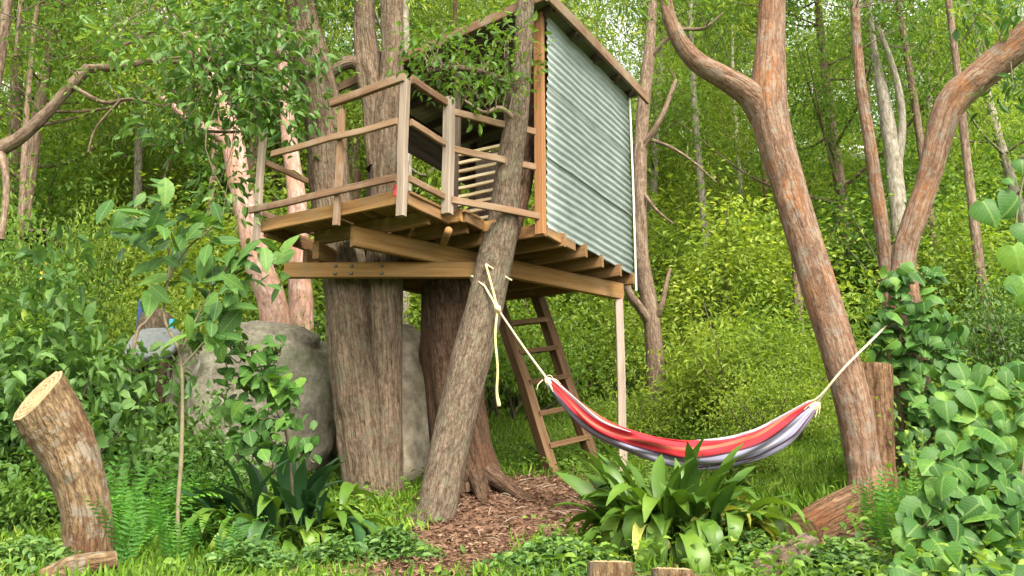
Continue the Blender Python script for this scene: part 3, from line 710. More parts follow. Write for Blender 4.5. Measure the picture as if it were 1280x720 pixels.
# right-hand tree wrapped in vine, its limb sweeping out of the frame
P, R = px_path([(1142, 560, 7.6, 60), (1136, 470, 7.6, 48), (1130, 390, 7.6, 40), (1130, 322, 7.6, 27), (1143, 275, 7.55, 29), (1160, 225, 7.5, 27), (1174, 170, 7.45, 31), (1190, 128, 7.4, 36), (1222, 98, 7.35, 35), (1262, 66, 7.3, 38), (1310, 22, 7.25, 40), (1380, -60, 7.2, 38)])
P, R = root_flare(P, R)
vtree = thing('tree', P[0], 'bent brown-limbed tree rising from a lower trunk smothered in heart-leaved climbing vine', 'tree')
tube('trunk', P, R, M['bark_red'], vtree, seg=40, rings=110, ridge=.07, lump=.07, seed=51)
cc = crown_px([(1330, -40, 7.3, 120, 60, 14), (1262, 22, 7.4, 40, 22, 5), (1290, 120, 7.3, 30, 60, 4)], 24)
add_crown(vtree, cc, 26, .16, .12, .35, 'leaf_blue', 34, P[-3:], droop=.6)

# mid-distance trees seen between the big ones
def mid_tree(label, specs, mats, crown=None, mat='leaf_mid', seed=1, ridge=.04, L=.085, per=28, sig=.2):
    root = None; allp = []
    for k, (sp) in enumerate(specs):
        P, R = px_path(sp)
        if k == 0:
            P, R = root_flare(P, R); root = thing('tree', P[0], label, 'tree')
        tube('trunk' if k == 0 else 'limb', P, R, M[mats], root, seg=18, rings=44, ridge=ridge, lump=.06, seed=seed+k)
        allp.append(catmull(P, 14)[5:])
    if crown:
        cc = crown_px(crown, seed+50); add_crown(root, cc, per, sig, L, .4, mat, seed+60, np.vstack(allp), tmpl=DIA, twm='twig_dark')
    return root
mid_tree('slim grey-brown forked tree just behind the white-edged corner of the treehouse',
         [[(824, 535, 11.2, 28), (820, 480, 11.2, 22), (815, 400, 11.2, 22), (803, 330, 11.2, 18), (799, 250, 11.2, 18), (803, 150, 11.2, 17), (812, 60, 11.2, 14), (818, -60, 11.2, 11)],
          [(816, 408, 11.2, 14), (800, 385, 11.1, 12), (784, 360, 11.0, 10), (774, 300, 10.9, 7)], [(816, 402, 11.2, 9), (826, 385, 11.1, 7), (834, 350, 11.1, 5), (838, 335, 11.1, 3)],
          [(800, 190, 11.2, 10), (825, 150, 11, 7), (845, 100, 11, 5)], [(802, 170, 11.2, 5), (840, 185, 10.9, 4), (870, 205, 10.8, 3), (895, 228, 10.7, 2)], [(800, 235, 11.2, 5), (820, 262, 11, 4), (842, 280, 10.9, 2)], [(810, 75, 11.2, 6), (845, 40, 11, 5), (880, 35, 10.9, 4), (905, 15, 10.8, 2)], [(808, 110, 11.2, 5), (780, 120, 11, 4), (760, 90, 10.8, 2)]], 'bark_far',
         [(820, 60, 11.2, 90, 70, 12), (760, -10, 11, 80, 40, 9), (850, 120, 11.3, 40, 50, 6), (830, -60, 11, 150, 40, 14)], 'leaf_mid', 100)
mid_tree('thin reddish leaning trunk beside the vine-covered tree',
         [[(1118, 420, 9.2, 20), (1106, 320, 9.2, 17), (1096, 240, 9.2, 17), (1086, 170, 9.2, 15), (1074, 90, 9.2, 13), (1066, -40, 9.2, 10)]], 'bark_red', [(1060, -30, 9.2, 120, 40, 12), (1100, 20, 9.3, 60, 30, 5)], 'leaf_mid', 110)
mid_tree('pale smooth-barked slender trunk standing behind the thin reddish trunk',
         [[(1128, 330, 13, 22), (1122, 250, 13, 20), (1112, 170, 13, 19), (1102, 110, 13, 14), (1092, 60, 13, 9), (1086, 0, 13, 6)], [(1120, 220, 13, 13), (1128, 150, 12.9, 9), (1118, 90, 12.8, 8), (1096, 30, 12.7, 6)]], 'bark_pale', [(1090, 30, 13, 70, 50, 14), (1130, 100, 13, 50, 40, 7)], 'leaf_mid', 120)
mid_tree('pink smooth-barked gum leaning beyond the left end of the deck',
         [[(362, 470, 11, 42), (344, 400, 11, 38), (326, 340, 11, 34), (312, 280, 11, 28), (298, 220, 11, 28), (286, 160, 11, 26), (262, 100, 11, 20), (230, 30, 11, 16)], [(290, 180, 11, 18), (265, 165, 10.9, 13), (235, 148, 10.8, 10), (200, 120, 10.7, 7)]], 'bark_pink', [(230, 20, 11, 120, 60, 14), (200, 110, 10.8, 70, 40, 8)], 'leaf_yellow', 130, ridge=.02)
mid_tree('short pinkish trunk between the boulder and the platform',
         [[(378, 470, 11.6, 36), (376, 400, 11.6, 32), (374, 350, 11.6, 28), (372, 260, 11.6, 24), (360, 160, 11.6, 18), (352, 40, 11.6, 12)]], 'bark_pink', [(350, 60, 11.6, 90, 80, 12)], 'leaf_mid', 140, ridge=.02)
mid_tree('grey tree whose bare limb reaches in towards the pink gum',
         [[(-60, 560, 8.2, 60), (-55, 420, 8.2, 44), (-40, 280, 8.2, 34), (-15, 200, 8.2, 22), (25, 172, 8.2, 16), (60, 140, 8.2, 14), (88, 108, 8.2, 14), (112, 84, 8.2, 13)],
          [(110, 86, 8.2, 11), (140, 84, 8.15, 10), (170, 80, 8.1, 9), (205, 76, 8.0, 7), (260, 84, 7.9, 4)], [(0, 185, 8.2, 10), (8, 230, 8.1, 9), (2, 300, 8.0, 6)],
          [(90, 108, 8.2, 6), (130, 128, 8.1, 5), (165, 124, 8, 4), (215, 136, 8.0, 3)], [(-40, 280, 8.2, 26), (-10, 120, 8.3, 16), (10, 0, 8.3, 11), (20, -80, 8.3, 8)], [(20, 70, 8.3, 5), (24, 20, 8.2, 5), (30, -40, 8.2, 5)], [(200, 77, 8.0, 5), (215, 110, 7.9, 4), (240, 150, 7.9, 3), (220, 185, 7.85, 2)], [(130, 86, 8.15, 4), (150, 60, 8.1, 4), (190, 40, 8.1, 3), (215, 20, 8.1, 2)], [(150, 126, 8.0, 4), (120, 160, 8, 3), (110, 190, 8, 2)], [(215, 136, 8.0, 4), (245, 160, 7.9, 4), (285, 165, 7.9, 4), (330, 162, 7.9, 2)], [(240, 164, 7.9, 4), (215, 195, 7.9, 3), (205, 225, 7.9, 2)]], 'bark_far',
         [(60, 20, 8.4, 120, 60, 16), (170, 40, 8.2, 80, 50, 10), (20, 100, 8.4, 60, 60, 8), (120, 100, 8.3, 90, 30, 5), (60, -50, 8.2, 200, 40, 12)], 'leaf_mid', 150, L=.08)

# ------------------------------------------------------------------ boulders, far rock
def boulder(name, c, rad, seed, label, squash=1.0, rotz=0.0, mat='rock', sub=6, flat=2.6):
    import bmesh
    bm = bmesh.new(); bmesh.ops.create_icosphere(bm, subdivisions=sub, radius=1)
    V = np.array([v.co[:] for v in bm.verts]); Fc = np.array([[v.index for v in f.verts] for f in bm.faces]); bm.free()
    p = flat; V = V/((np.abs(V)**p).sum(1)**(1/p))[:, None]                     # squarish block
    cr_ = np.abs(sn(V, seed+2, 2.1, 2)); V = V*(1+.13*sn(V, seed, 1.7, 2)+.035*sn(V, seed+1, 6, 4)+.016*sn(V, seed+3, 24, 4)+.02*np.sign(sn(V, seed+4, 3.5, 2))*np.abs(sn(V, seed+4, 3.5, 2))**.4-.10*np.exp(-(cr_/.06)**2))[:, None]
    V = V*np.array(rad); ca, sa = math.cos(rotz), math.sin(rotz)
    V = np.stack([V[:, 0]*ca-V[:, 1]*sa, V[:, 0]*sa+V[:, 1]*ca, V[:, 2]], -1)
    o = bpy.data.objects.new(name, np_mesh(name, V, [Fc], M[mat], None, True)); o.location = Vector(c); link(o)
    return tag(o, label, 'boulder')
c = atY(335, 500, 9.35); boulder('boulder', c, (.80, .62, .86), 5, 'large rounded mossy granite boulder with a sloping top left of the fused trunks', rotz=.2)
c = atY(492, 515, 9.3); boulder('boulder', c, (.47, .55, .92), 9, 'tall pale upright boulder between the fused trunks and the old dark trunk', rotz=-.2, mat='rock_pale')
c = atY(226, 500, 9.7); boulder('boulder', c, (.34, .4, .62), 14, 'narrow dark rock tucked beside the tilted grey slab', rotz=.1)
c = atY(1062, 200, 26.); o = boulder('boulder', c, (.85, .7, .32), 17, 'white sunlit rock far up the wooded hillside', mat='grey_slab'); M['white_rock'] = plain_mat('white_rock', (.72, .70, .66), .9, .15, 3); o.data.materials[0] = M['white_rock']

# ------------------------------------------------------------------ cut stump and logs
def log(name, pts_px, label, cat, mat='bark_log', both=True, ground=False, seed=1, ridge=.06, cut=None):
    P, R = px_path(pts_px)
    if ground: P, R = root_flare(P, R)
    root = thing(name, P[0], label, cat)
    V, Q, T, A = tube_arrays(P, R, seg=40, rings=60, ridge=ridge, lump=.06, seed=seed)
    tdir = (P[-1]-P[-2])/np.linalg.norm(P[-1]-P[-2])
    if cut is not None:                                 # slanted saw cut at the top
        cut = np.array(cut)/np.linalg.norm(cut); end = V[-40:].mean(0); wgt = np.repeat(np.clip((np.arange(60)-38)/21, 0, 1)**1.3, 40)
        V = V+(wgt*(-((V-end)-np.outer((V-end)@tdir, tdir))@cut/np.dot(tdir, cut)))[:, None]*tdir
    me = np_mesh('bark', V-P[0], [Q, T], M[mat], {'tc': A}, True)
    o = bpy.data.objects.new('trunk' if ground else 'bark', me); o.location = Vector(P[0]); link(o, root)
    if cut is not None: tdir = cut
    for e, do in ((-1, True), (0, both)):
        if not do: continue
        rim = V[-40:] if e == -1 else V[:40]; cen = rim.mean(0); n_ = tdir if e == -1 else -(P[1]-P[0])/np.linalg.norm(P[1]-P[0])
        VV = [cen+n_*.006]; tcs = [[0, 0, 0]]
        for fr in (.33, .66, 1.0):
            for k in range(40):
                v = cen+(rim[k]-cen)*fr*(1 if fr < 1 else 1.0); h = .006 if fr < 1 else 0
                VV.append(v+n_*(h+.004*math.sin(k*2.1+fr*9)*(fr < 1))); tcs.append([np.linalg.norm(rim[k]-cen)*fr*math.cos(k/40*6.283), np.linalg.norm(rim[k]-cen)*fr*math.sin(k/40*6.283), 0])
        tr = [[0, 1+k, 1+(k+1) % 40] for k in range(40)]; qd = [[1+r*40+k, 1+(r+1)*40+k, 1+(r+1)*40+(k+1) % 40, 1+r*40+(k+1) % 40] for r in range(2) for k in range(40)]
        me = np_mesh('sawn_face', np.array(VV)-cen, [np.array(qd), np.array(tr)], M['cut_wood'], {'tc': np.array(tcs)}, True)
        f = bpy.data.objects.new('sawn_face', me); f.location = Vector(cen); link(f, root)
    return root
log('tree_stump', [(112, 705, 5.5, 70), (108, 650, 5.5, 62), (95, 590, 5.48, 64), (73, 538, 5.45, 68), (47, 494, 5.38, 70)], 'tall leaning sawn-off stump with a pale cut face among the ferns', 'tree stump', 'bark_log', False, True, 61, .09, (-.56, -.62, .55))
log('log', [(1004, 668, 6.15, 50), (1040, 648, 6.3, 52), (1075, 630, 6.5, 50)], 'thick reddish sawn log lying at the foot of the red-barked gum', 'log', 'bark_fibre', True, False, 62)
log('log', [(925, 745, 5.2, 52), (975, 712, 5.35, 50), (1012, 690, 5.5, 46)], 'grey weathered log with a ragged end lying in front of the thick reddish log', 'log', 'bark_grey', True, False, 63)
log('log', [(763, 760, 5.08, 60), (762, 703, 5.1, 56)], 'short upright log round set in the ground below the strap-leaved plant', 'log', 'bark_log', False, False, 64)
log('log', [(842, 765, 5.03, 56), (841, 712, 5.05, 52)], 'lower upright log round beside the first, partly under yellowing strap leaves', 'log', 'bark_log', False, False, 65)
log('log', [(25, 748, 4.9, 40), (90, 712, 5.15, 34), (145, 700, 5.25, 22)], 'split rotten branch lying at the foot of the leaning stump', 'fallen branch', 'bark_log', True, False, 66)

# ------------------------------------------------------------------ hammock
ham = thing('hammock', atY(860, 575, 6.95), 'red, white and lavender striped cloth hammock slung by ropes between two trees', 'hammock')
tops = [(689, 473), (715, 500), (745, 524), (780, 541), (820, 553), (860, 559), (905, 556), (950, 544), (985, 526), (1016, 503)]
bots = [(685, 483), (708, 512), (740, 541), (778, 562), (820, 578), (862, 586), (905, 584), (948, 573), (985, 552), (1019, 513)]
Yh = np.interp(np.linspace(0, 1, 10), [0, .5, 1], [7.42, 7.1, 6.88])
NT, NS = 90, 40
tp = catmull([atY(x, y, Y_) for (x, y), Y_ in zip(tops, Yh)], NT); bt = catmull([atY(x, y, Y_) for (x, y), Y_ in zip(bots, Yh)], NT)
V = []; UV = []
for i_ in range(NT):
    t = i_/(NT-1); up = tp[i_]-bt[i_]; h = np.linalg.norm(up); cen = (tp[i_]+bt[i_])/2
    tan = tp[min(i_+1, NT-1)]-tp[max(i_-1, 0)]; tan /= np.linalg.norm(tan); u = up-tan*np.dot(up, tan); u /= np.linalg.norm(u); nrm = np.cross(tan, u)   # nrm points away from or to the camera
    if nrm[1] > 0: nrm = -nrm
    wdt = .03+.16*math.sin(math.pi*t)**.8
    for j in range(NS):
        s = j/(NS-1); ang = math.pi*(-.08+1.16*s)                       # front lip, under the belly, back lip
        yy = math.cos(ang)*wdt*(1.0); zz = -math.sin(ang)
        fold = (.17*math.sin(s*23+3*math.sin(t*7))+.11*math.sin(s*41+t*9+2*math.sin(t*17)))*(1-.35*math.sin(math.pi*t))
        zz2 = h*(.5+zz*(1+fold*.35)) if zz < 0 else h*(.5+zz)
        slump = .02*math.sin(t*15+s*5)
        p = cen+u*(zz2)+nrm*(yy*(1+fold))+u*(.16*h*math.cos(ang)*-.8)+u*slump*.3
        V.append(p); UV.append((t, min(.999, max(0, s*.9+.02+.16*(t-.35)+.010*math.sin(t*21))), 0))
Q = [[a*NS+b_, a*NS+b_+1, (a+1)*NS+b_+1, (a+1)*NS+b_] for a in range(NT-1) for b_ in range(NS-1)]
o = obj('cloth', np_mesh('cloth', np.array(V), [np.array(Q)], M['hammock'], {'uvw': np.array(UV)}, True), ham)
md = o.modifiers.new('t', 'SOLIDIFY'); md.thickness = .005
eL = (tp[0]+bt[0])/2; eR = (tp[-1]+bt[-1])/2
k1 = atY(622, 386, 7.44); tl = atY(607, 350, 7.5); tr2 = atY(603, 330, 7.5)
tube('rope', [k1, (k1+eL)/2+np.array([0, 0, -.012]), eL], [.009, .009, .011], M['rope'], ham, seg=8, rings=18)
tube('rope', [atY(606, 358, 7.47), k1], [.010, .010], M['rope'], ham, seg=8, rings=6)
tube('rope', [atY(607, 330, 7.47), atY(614, 355, 7.45), k1], [.010, .010, .010], M['rope_yellow'], ham, seg=8, rings=8)
tube('rope', [k1, atY(619, 420, 7.42), atY(622, 460, 7.42), atY(621, 490, 7.42), atY(624, 508, 7.42)], [.011, .010, .010, .011, .019], M['rope_yellow'], ham, seg=8, rings=20, cap_top=True)
tube('knot', [k1+np.array([-.02, 0, .035]), k1+np.array([.0, -.02, .0]), k1+np.array([.02, 0, -.035])], [.014, .032, .014], M['rope'], ham, seg=10, rings=10, cap_top=True, cap_bot=True)
# rope loops passing behind the leaning trunk and the gum
def loop(c, r, p, q, mat):
    mids = [np.array([c[0]+r*math.cos(t), c[1]+r*math.sin(t), c[2]+.02*math.sin(t*2)]) for t in np.linspace(math.radians(200), math.radians(-20), 9)]
    return tube('rope_loop', [p]+mids+[q], [.010]*11, M[mat], ham, seg=6, rings=50)
c0 = LEANP[np.argmin(np.abs(LEANP[:, 2]-atY(607, 345, 7.66)[2]))]
loop(c0, .175, atY(606, 358, 7.47), atY(607, 330, 7.47), 'rope')
eg = atY(1048, 468, 6.76); g2 = atY(1084, 431, 6.86)
tube('rope', [eR, eg, g2, atY(1132, 384, 7.42)], [.010, .009, .009, .009], M['rope'], ham, seg=8, rings=24)
tube('rope', [eR+np.array([-.05, 0, .03]), atY(1024, 496, 6.83), eg], [.007, .009, .009], M['rope'], ham, seg=6, rings=12)
for e, tdir in ((eL, tp[1]-tp[0]), (eR, tp[-2]-tp[-1])):
    d = tdir/np.linalg.norm(tdir)
    tube('whipping', [e-d*.055, e-d*.02, e+d*.03], [.014, .034, .042], M['rope'], ham, seg=14, rings=12, ridge=.12, seed=3)
    for k in range(9):
        q = rng.normal(size=3)*.03
        tube('fringe', [e-d*.03+q*.5, e-d*.0+q*1.3+np.array([0, 0, -.02]), e+d*.03+q*1.7+np.array([0, 0, -.045])], [.005, .004, .002], M['rope'], ham, seg=5, rings=6)

# ------------------------------------------------------------------ left background: shed, slab table, stakes
sx0 = atY(0, 330, 13)[0]; sh_g = gz(-7.2, 13)
shed = thing('shed', (-7.4, 13, sh_g), 'small brown shed with a blue door post, half hidden behind the leafy bush', 'shed')
x0, x1 = -8.9, -7.15
for k in range(9):
    xx = x0+(k+.5)*(x1-x0)/9
    plank('wall_board', (xx, 13, sh_g-.3), (xx, 13, 3.95), (x1-x0)/9-.01, .03, M['wood_dark' if k % 3 else 'wood_ladder'], shed, up=(0, -1, 0))
bx = atY(4, 330, 12.95)[0]
plank('door_post', (bx, 12.93, sh_g-.2), (bx, 12.93, 3.9), .12, .08, M['blue'], shed, up=(0, -1, 0))
for k in range(5): plank('side_board', (x1, 13.05+.28*k+.14, sh_g-.3), (x1, 13.05+.28*k+.14, 3.9), .27, .03, M['wood_dark'], shed, up=(1, 0, 0))
for k in range(6): plank('roof_board', (x0-.2, 12.8+.36*k, 3.99-.06*k), (x1+.15, 12.8+.36*k, 3.97-.06*k), .37, .04, M['wood_dark'], shed)
st_ = atY(52, 345, 12.0); tag(plank('garden_stake', (st_[0], st_[1], gz(st_[0], st_[1])-.1), tuple(atY(55, 328, 12.0)), .07, .05, M['yellow'], up=(0, -1, 0)), 'yellow painted stake standing in front of the brown shed', 'stake')
ts = atY(192, 430, 9.3); tg = gz(ts[0], ts[1])
tab = thing('garden_table', (ts[0], ts[1], tg), 'grey slab tilted on rough wooden legs under the big-leaved sapling', 'slab table')
V = []; n_ = 20
prof = [(.27*math.copysign(abs(math.cos(t))**.6, math.cos(t)), .24*math.copysign(abs(math.sin(t))**.6, math.sin(t))) for t in np.linspace(0, 2*math.pi, n_, endpoint=False)]
for zz, sc in ((-.035, .96), (-.02, 1), (.015, 1), (.03, .97)):
    for x_, y_ in prof: V.append((x_*sc, y_*sc*.75-zz*.7, zz*.7+.80*(y_*sc)))
Q = [[r*n_+k, r*n_+(k+1) % n_, (r+1)*n_+(k+1) % n_, (r+1)*n_+k] for r in range(3) for k in range(n_)]
o = bpy.data.objects.new('table_top', np_mesh('table_top', np.array(V), [np.array(Q), ], M['grey_slab'], None, False))
me2 = o.data; o.location = Vector(ts); link(o, tab)
import bmesh
bm = bmesh.new(); bm.from_mesh(me2); bmesh.ops.holes_fill(bm, edges=bm.edges, sides=30); bm.to_mesh(me2); bm.free()
for dx, dy in ((-.2, -.15), (.2, -.15), (-.2, .15), (.2, .15)):
    tube('leg', [(ts[0]+dx, ts[1]+dy, tg-.1), (ts[0]+dx*.85, ts[1]+dy*.85, ts[2]-.04+dy*1.0)], [.05, .045], M['bark_old'], tab, seg=12, rings=8, ridge=.08)
tube('backrest', [atY(195, 425, 9.66), atY(195, 405, 9.66), atY(195, 392, 9.66), atY(196, 386, 9.66)], [.20, .195, .15, .05], M['bark_grey'], tab, seg=20, rings=14, cap_top=True, ridge=.03)
p0 = atY(174, 410, 9.9); tag(plank('blue_post', (p0[0], p0[1], gz(p0[0], p0[1])-.1), tuple(atY(177, 376, 9.9)), .055, .05, M['blue'], up=(0, -1, 0)), 'dark blue painted post behind the tilted grey slab', 'post')
p0 = atY(215, 410, 9.5); tag(plank('teal_stake', (p0[0], p0[1], gz(p0[0], p0[1])-.1), tuple(atY(215, 399, 9.5)), .05, .04, M['teal'], up=(0, -1, 0)), 'small teal plastic stake beside the tilted grey slab', 'stake')

# ------------------------------------------------------------------ plants with leaves one can pick apart
def heart_mesh(mat, curl, seed):
    # outline of a heart-shaped leaf, stalk end at the origin, tip at x = 1
    pts = [(.02, 0), (-.10, -.16), (-.06, -.36), (.12, -.50), (.38, -.47), (.62, -.32), (.84, -.13), (1.0, 0)]
    V = [(x, y, -.45*curl*abs(y)-.28*curl*x*x+.02*math.sin(x*9+y*7+seed)) for x, y in pts]
    V += [(x, -y, -.40*curl*abs(y)-.28*curl*x*x+.02*math.sin(x*8-y*6+seed)) for x, y in pts[1:-1]]
    mid = [(.22, 0), (.5, 0), (.76, 0)]; m0 = len(V)
    V += [(x, y, .05-.28*curl*x*x) for x, y in mid]
    l = [1, 2, 3, 4, 5, 6]; r_ = [8, 9, 10, 11, 12, 13]
    T = [(0, 1, m0), (1, 2, m0), (2, 3, m0), (5, 6, m0+2), (6, 7, m0+2), (0, m0, 8), (8, m0, 9), (9, m0, 10), (12, m0+2, 13), (13, m0+2, 7)]
    Qd = [(3, 4, m0+1, m0), (4, 5, m0+2, m0+1), (10, m0, m0+1, 11), (11, m0+1, m0+2, 12)]
    V = np.array(V); lv = np.full(len(V), [.25, .45, .6, .8][seed % 4])
    return np_mesh('leaf', V, [np.array(Qd), np.array(T)], M[mat], {'lv': lv, 'uvw': V}, True)
def oval_mesh(mat, curl, seed, asp=.5):
    xs = np.linspace(0, 1, 6); V = []; 
    for x in xs:
        hw = asp*.5*math.sin(math.pi*min(1, x*.97+.02)**.8)
        for y in (-1, 0, 1): V.append((x, y*hw, (.10*abs(y)-.05)*1.0*hw-.3*curl*x*x+.012*math.sin(x*13+seed+y)))
    Qd = [(r*3+c, r*3+c+1, (r+1)*3+c+1, (r+1)*3+c) for r in range(5) for c in range(2)]
    V = np.array(V); return np_mesh('leaf', V, [np.array(Qd)], M[mat], {'lv': np.full(len(V), [.25, .45, .6, .8][seed % 4]), 'uvw': V*np.array([1, 1/asp, 1])}, True)
def strap_mesh(mat, seed, length=1.0, asp=.17, arch=.8, pet=.3):
    """long leaf rising from the origin along +z and arching out along +x"""
    n_ = 11; V = []; U = []; p = np.array([0., 0, 0]); ang = math.radians(82-8*(seed % 3)); tot = 0
    for k in range(n_):
        t = k/(n_-1)
        hw = .010 if t < pet else asp*.5*math.sin(math.pi*min(1., .05+.95*(t-pet)/(1-pet)))**.9
        if t >= 1: hw = .002
        nrm = np.array([-math.sin(ang), 0, math.cos(ang)])
        for y in (-1, 0, 1): V.append(p+np.array([0, y*hw, 0])+nrm*(abs(y)*hw*.35)+nrm*.006*math.sin(t*14+y*2+seed)); U.append((t, y*.5, 0))
        p = p+np.array([math.cos(ang), 0, math.sin(ang)])*length/(n_-1)
        ang -= math.radians(arch*(8+20*t))
    Qd = [(r*3+c, r*3+c+1, (r+1)*3+c+1, (r+1)*3+c) for r in range(n_-1) for c in range(2)]
    V = np.array(V); return np_mesh('leaf', V, [np.array(Qd)], M[mat], {'lv': np.full(len(V), [.2, .45, .65, .85][seed % 4]), 'uvw': np.array(U)}, True)
def place_leaf(me, pos, d, nrm, size, root, name='leaf'):
    d = Vector(d).normalized(); nrm = Vector(nrm); s = nrm.cross(d).normalized(); u = d.cross(s)
    mw = Matrix((d, s, u)).transposed().to_4x4()@Matrix.Scale(size, 4); mw.translation = Vector(pos)
    o = bpy.data.objects.new(name, me); link(o, root); o.matrix_basis = mw; return o
hearts = [heart_mesh('leaf_vine', .3+.25*k, k) for k in range(4)]
ovals_blue = [oval_mesh('leaf_sapling', .3+.3*k, k, .52) for k in range(4)]
ovals_vine = [oval_mesh('leaf_vine', .3+.3*k, k, .72) for k in range(4)]

def vine(root, spots, meshes, seed, size, face=(0, -.75, .65), tipdown=.8, stems=True, spread=.45):
    """spots: 3D points of leaves; each leaf is an object; thin stalks run between neighbours"""
    r = np.random.default_rng(seed)
    for k, p in enumerate(spots):
        nrm = np.array(face)+r.normal(size=3)*spread; nrm /= np.linalg.norm(nrm)
        d = np.array([r.normal()*.6, -.25+r.normal()*.2, -tipdown+r.normal()*.25]); d -= nrm*np.dot(d, nrm)
        sz = size*r.uniform(.45, 1.3)
        place_leaf(meshes[r.integers(4)], p-d/np.linalg.norm(d)*sz*.4, d, nrm, sz, root)
    if stems:
        parts = []; S_ = np.array(spots)
        for k in range(0, len(S_), 2):
            dd = np.linalg.norm(S_-S_[k], axis=1); dd[k] = 9; q = S_[np.argsort(dd)[r.integers(1, 4)]]
            off = np.array([0, .06, -.03]); parts.append(tube_arrays([S_[k]+off*.3, (S_[k]+q)/2+off*1.6, q+off*.3], [.004, .005, .004], seg=5, rings=6))
        V, Qd, T, A = join_arrays(parts); o0 = np.array(root.location)
        o = bpy.data.objects.new('stems', np_mesh('stems', V-o0, [Qd, T], M['stem'], {'tc': A}, True)); o.location = root.location; link(o, root); o['kind'] = 'stuff'
def spots_px(rects, seed):
    r = np.random.default_rng(seed); out = []
    for (xa, xb, ya, yb, Yfun, n) in rects:
        for k in range(n):
            px, py = r.uniform(xa, xb), r.uniform(ya, yb); out.append(atY(px, py, Yfun(px, py)+r.normal()*.07))
    return out
# mound of big heart-leaved vine at lower right
root = thing('vine_plant', (2.9, 4.9, gz(2.9, 4.9)), 'mound of large heart-shaped green vine leaves spreading over the ground right of the log', 'vine')
mY = lambda px, py: 5.35-.0022*(py-470)*1.15
sp = spots_px([(1175, 1290, 470, 560, mY, 72), (1160, 1290, 555, 640, mY, 80), (1130, 1290, 635, 725, mY, 86), (1195, 1290, 455, 490, mY, 20)], 71)
vine(root, sp, hearts, 72, .142)
# vine on the trunk
root = thing('climbing_vine', (2.35, 7.3, gz(2.35, 7.3)), 'climbing vine with heart-shaped leaves cloaking the lower trunk of the bent tree', 'vine')
iY = lambda px, py: 7.35-.25*math.sqrt(max(0, 1-((px-1140)/75)**2))
sp = spots_px([(1100, 1182, 330, 400, iY, 66), (1090, 1202, 395, 460, iY, 90), (1105, 1208, 455, 520, iY, 76), (1130, 1195, 515, 585, iY, 38)], 73)
vine(root, sp, hearts, 74, .13)
# trailing shoot at right edge
root = thing('hanging_vine', atY(1275, 180, 5.0), 'trailing vine shoot with a few bright heart leaves above the vine mound', 'vine')
sp = [atY(x, y, 5.0) for x, y in ((1236, 262), (1268, 255), (1272, 322), (1266, 362), (1282, 360), (1278, 205), (1285, 290), (1262, 225))]
vine(root, sp, hearts, 75, .15, (0, -1, .25), 1.0, False, .25)
tube('stem', [atY(1300, 120, 5.05), atY(1284, 200, 5.05), atY(1270, 280, 5.05), atY(1276, 350, 5.05), atY(1290, 430, 5.05), atY(1285, 520, 5.05), atY(1275, 620, 5.0)], [.006]*7, M['stem'], root, seg=6, rings=30)
# sapling with big leaves
sb = atY(226, 690, 5.9)
root = thing('sapling', (sb[0], sb[1], gz(sb[0], sb[1])), 'thin-stemmed sapling carrying large drooping oval leaves above the ferns', 'sapling')
stem = [np.array([sb[0], sb[1], gz(sb[0], sb[1])-.05]), atY(222, 640, 5.9), atY(227, 560, 5.9), atY(226, 450, 5.92), atY(205, 395, 5.95), atY(212, 330, 5.95), atY(205, 280, 5.95), atY(195, 245, 5.95)]
tube('stem', stem, [.016, .014, .013, .012, .010, .008, .006, .004], M['stem'], root, seg=10, rings=50, lump=.1)
for pts in ([(226, 440), (250, 390), (275, 345), (300, 315)], [(210, 350), (235, 310), (265, 285), (280, 265)], [(205, 290), (175, 275), (155, 260)], [(226, 460), (262, 420), (290, 390)]):
    tube('branch', [atY(x, y, 5.92-.02*k) for k, (x, y) in enumerate(pts)], list(np.linspace(.008, .004, len(pts))), M['stem'], root, seg=7, rings=16)
sp = [atY(x, y, 5.85+rng.normal()*.12) for x, y in ((160, 262), (185, 270), (150, 290), (205, 258), (235, 262), (170, 300), (212, 325), (218, 285), (250, 285), (270, 262), (265, 305), (240, 345), (285, 335), (300, 318), (312, 345), (285, 300), (255, 365), (225, 372), (300, 362), (270, 385), (290, 400), (245, 405), (262, 425), (310, 330), (195, 305), (325, 350), (175, 278), (228, 300), (275, 345), (145, 272), (200, 345), (258, 330), (320, 310), (240, 245), (190, 250))]
sp = sp+[p+rng.normal(size=3)*np.array([.15, .12, .11]) for _ in range(3) for p in sp]
vine(root, sp, ovals_blue, 76, .19, (0, -.7, .7), .55, False, .5)
# leafy vine shrub in front of the boulder
sb = atY(367, 688, 6.3)
root = thing('leafy_shrub', (sb[0], sb[1], gz(sb[0], sb[1])), 'round-leaved green shrub on a bare crooked stem in front of the mossy boulder', 'shrub')
tube('stem', [np.array([sb[0], sb[1], gz(sb[0], sb[1])-.05]), atY(370, 640, 6.3), atY(362, 590, 6.3), atY(358, 540, 6.32), atY(330, 480, 6.35), atY(320, 430, 6.35)], [.022, .019, .016, .013, .01, .006], M['stem'], root, seg=10, rings=36, lump=.12)
tube('branch', [atY(360, 560, 6.3), atY(340, 560, 6.3), atY(310, 545, 6.3), atY(290, 500, 6.3)], [.01, .008, .006, .004], M['stem'], root, seg=7, rings=16)
dY = lambda px, py: 6.3-.22*math.sqrt(max(0, 1-((px-335)/75)**2))
sp = spots_px([(275, 352, 420, 480, dY, 62), (275, 375, 470, 530, dY, 78), (285, 398, 520, 575, dY, 62), (330, 402, 545, 590, dY, 22), (235, 300, 380, 440, dY, 40)], 77)
vine(root, sp, ovals_vine, 78, .12, (0, -.7, .7), .5, True, .5)
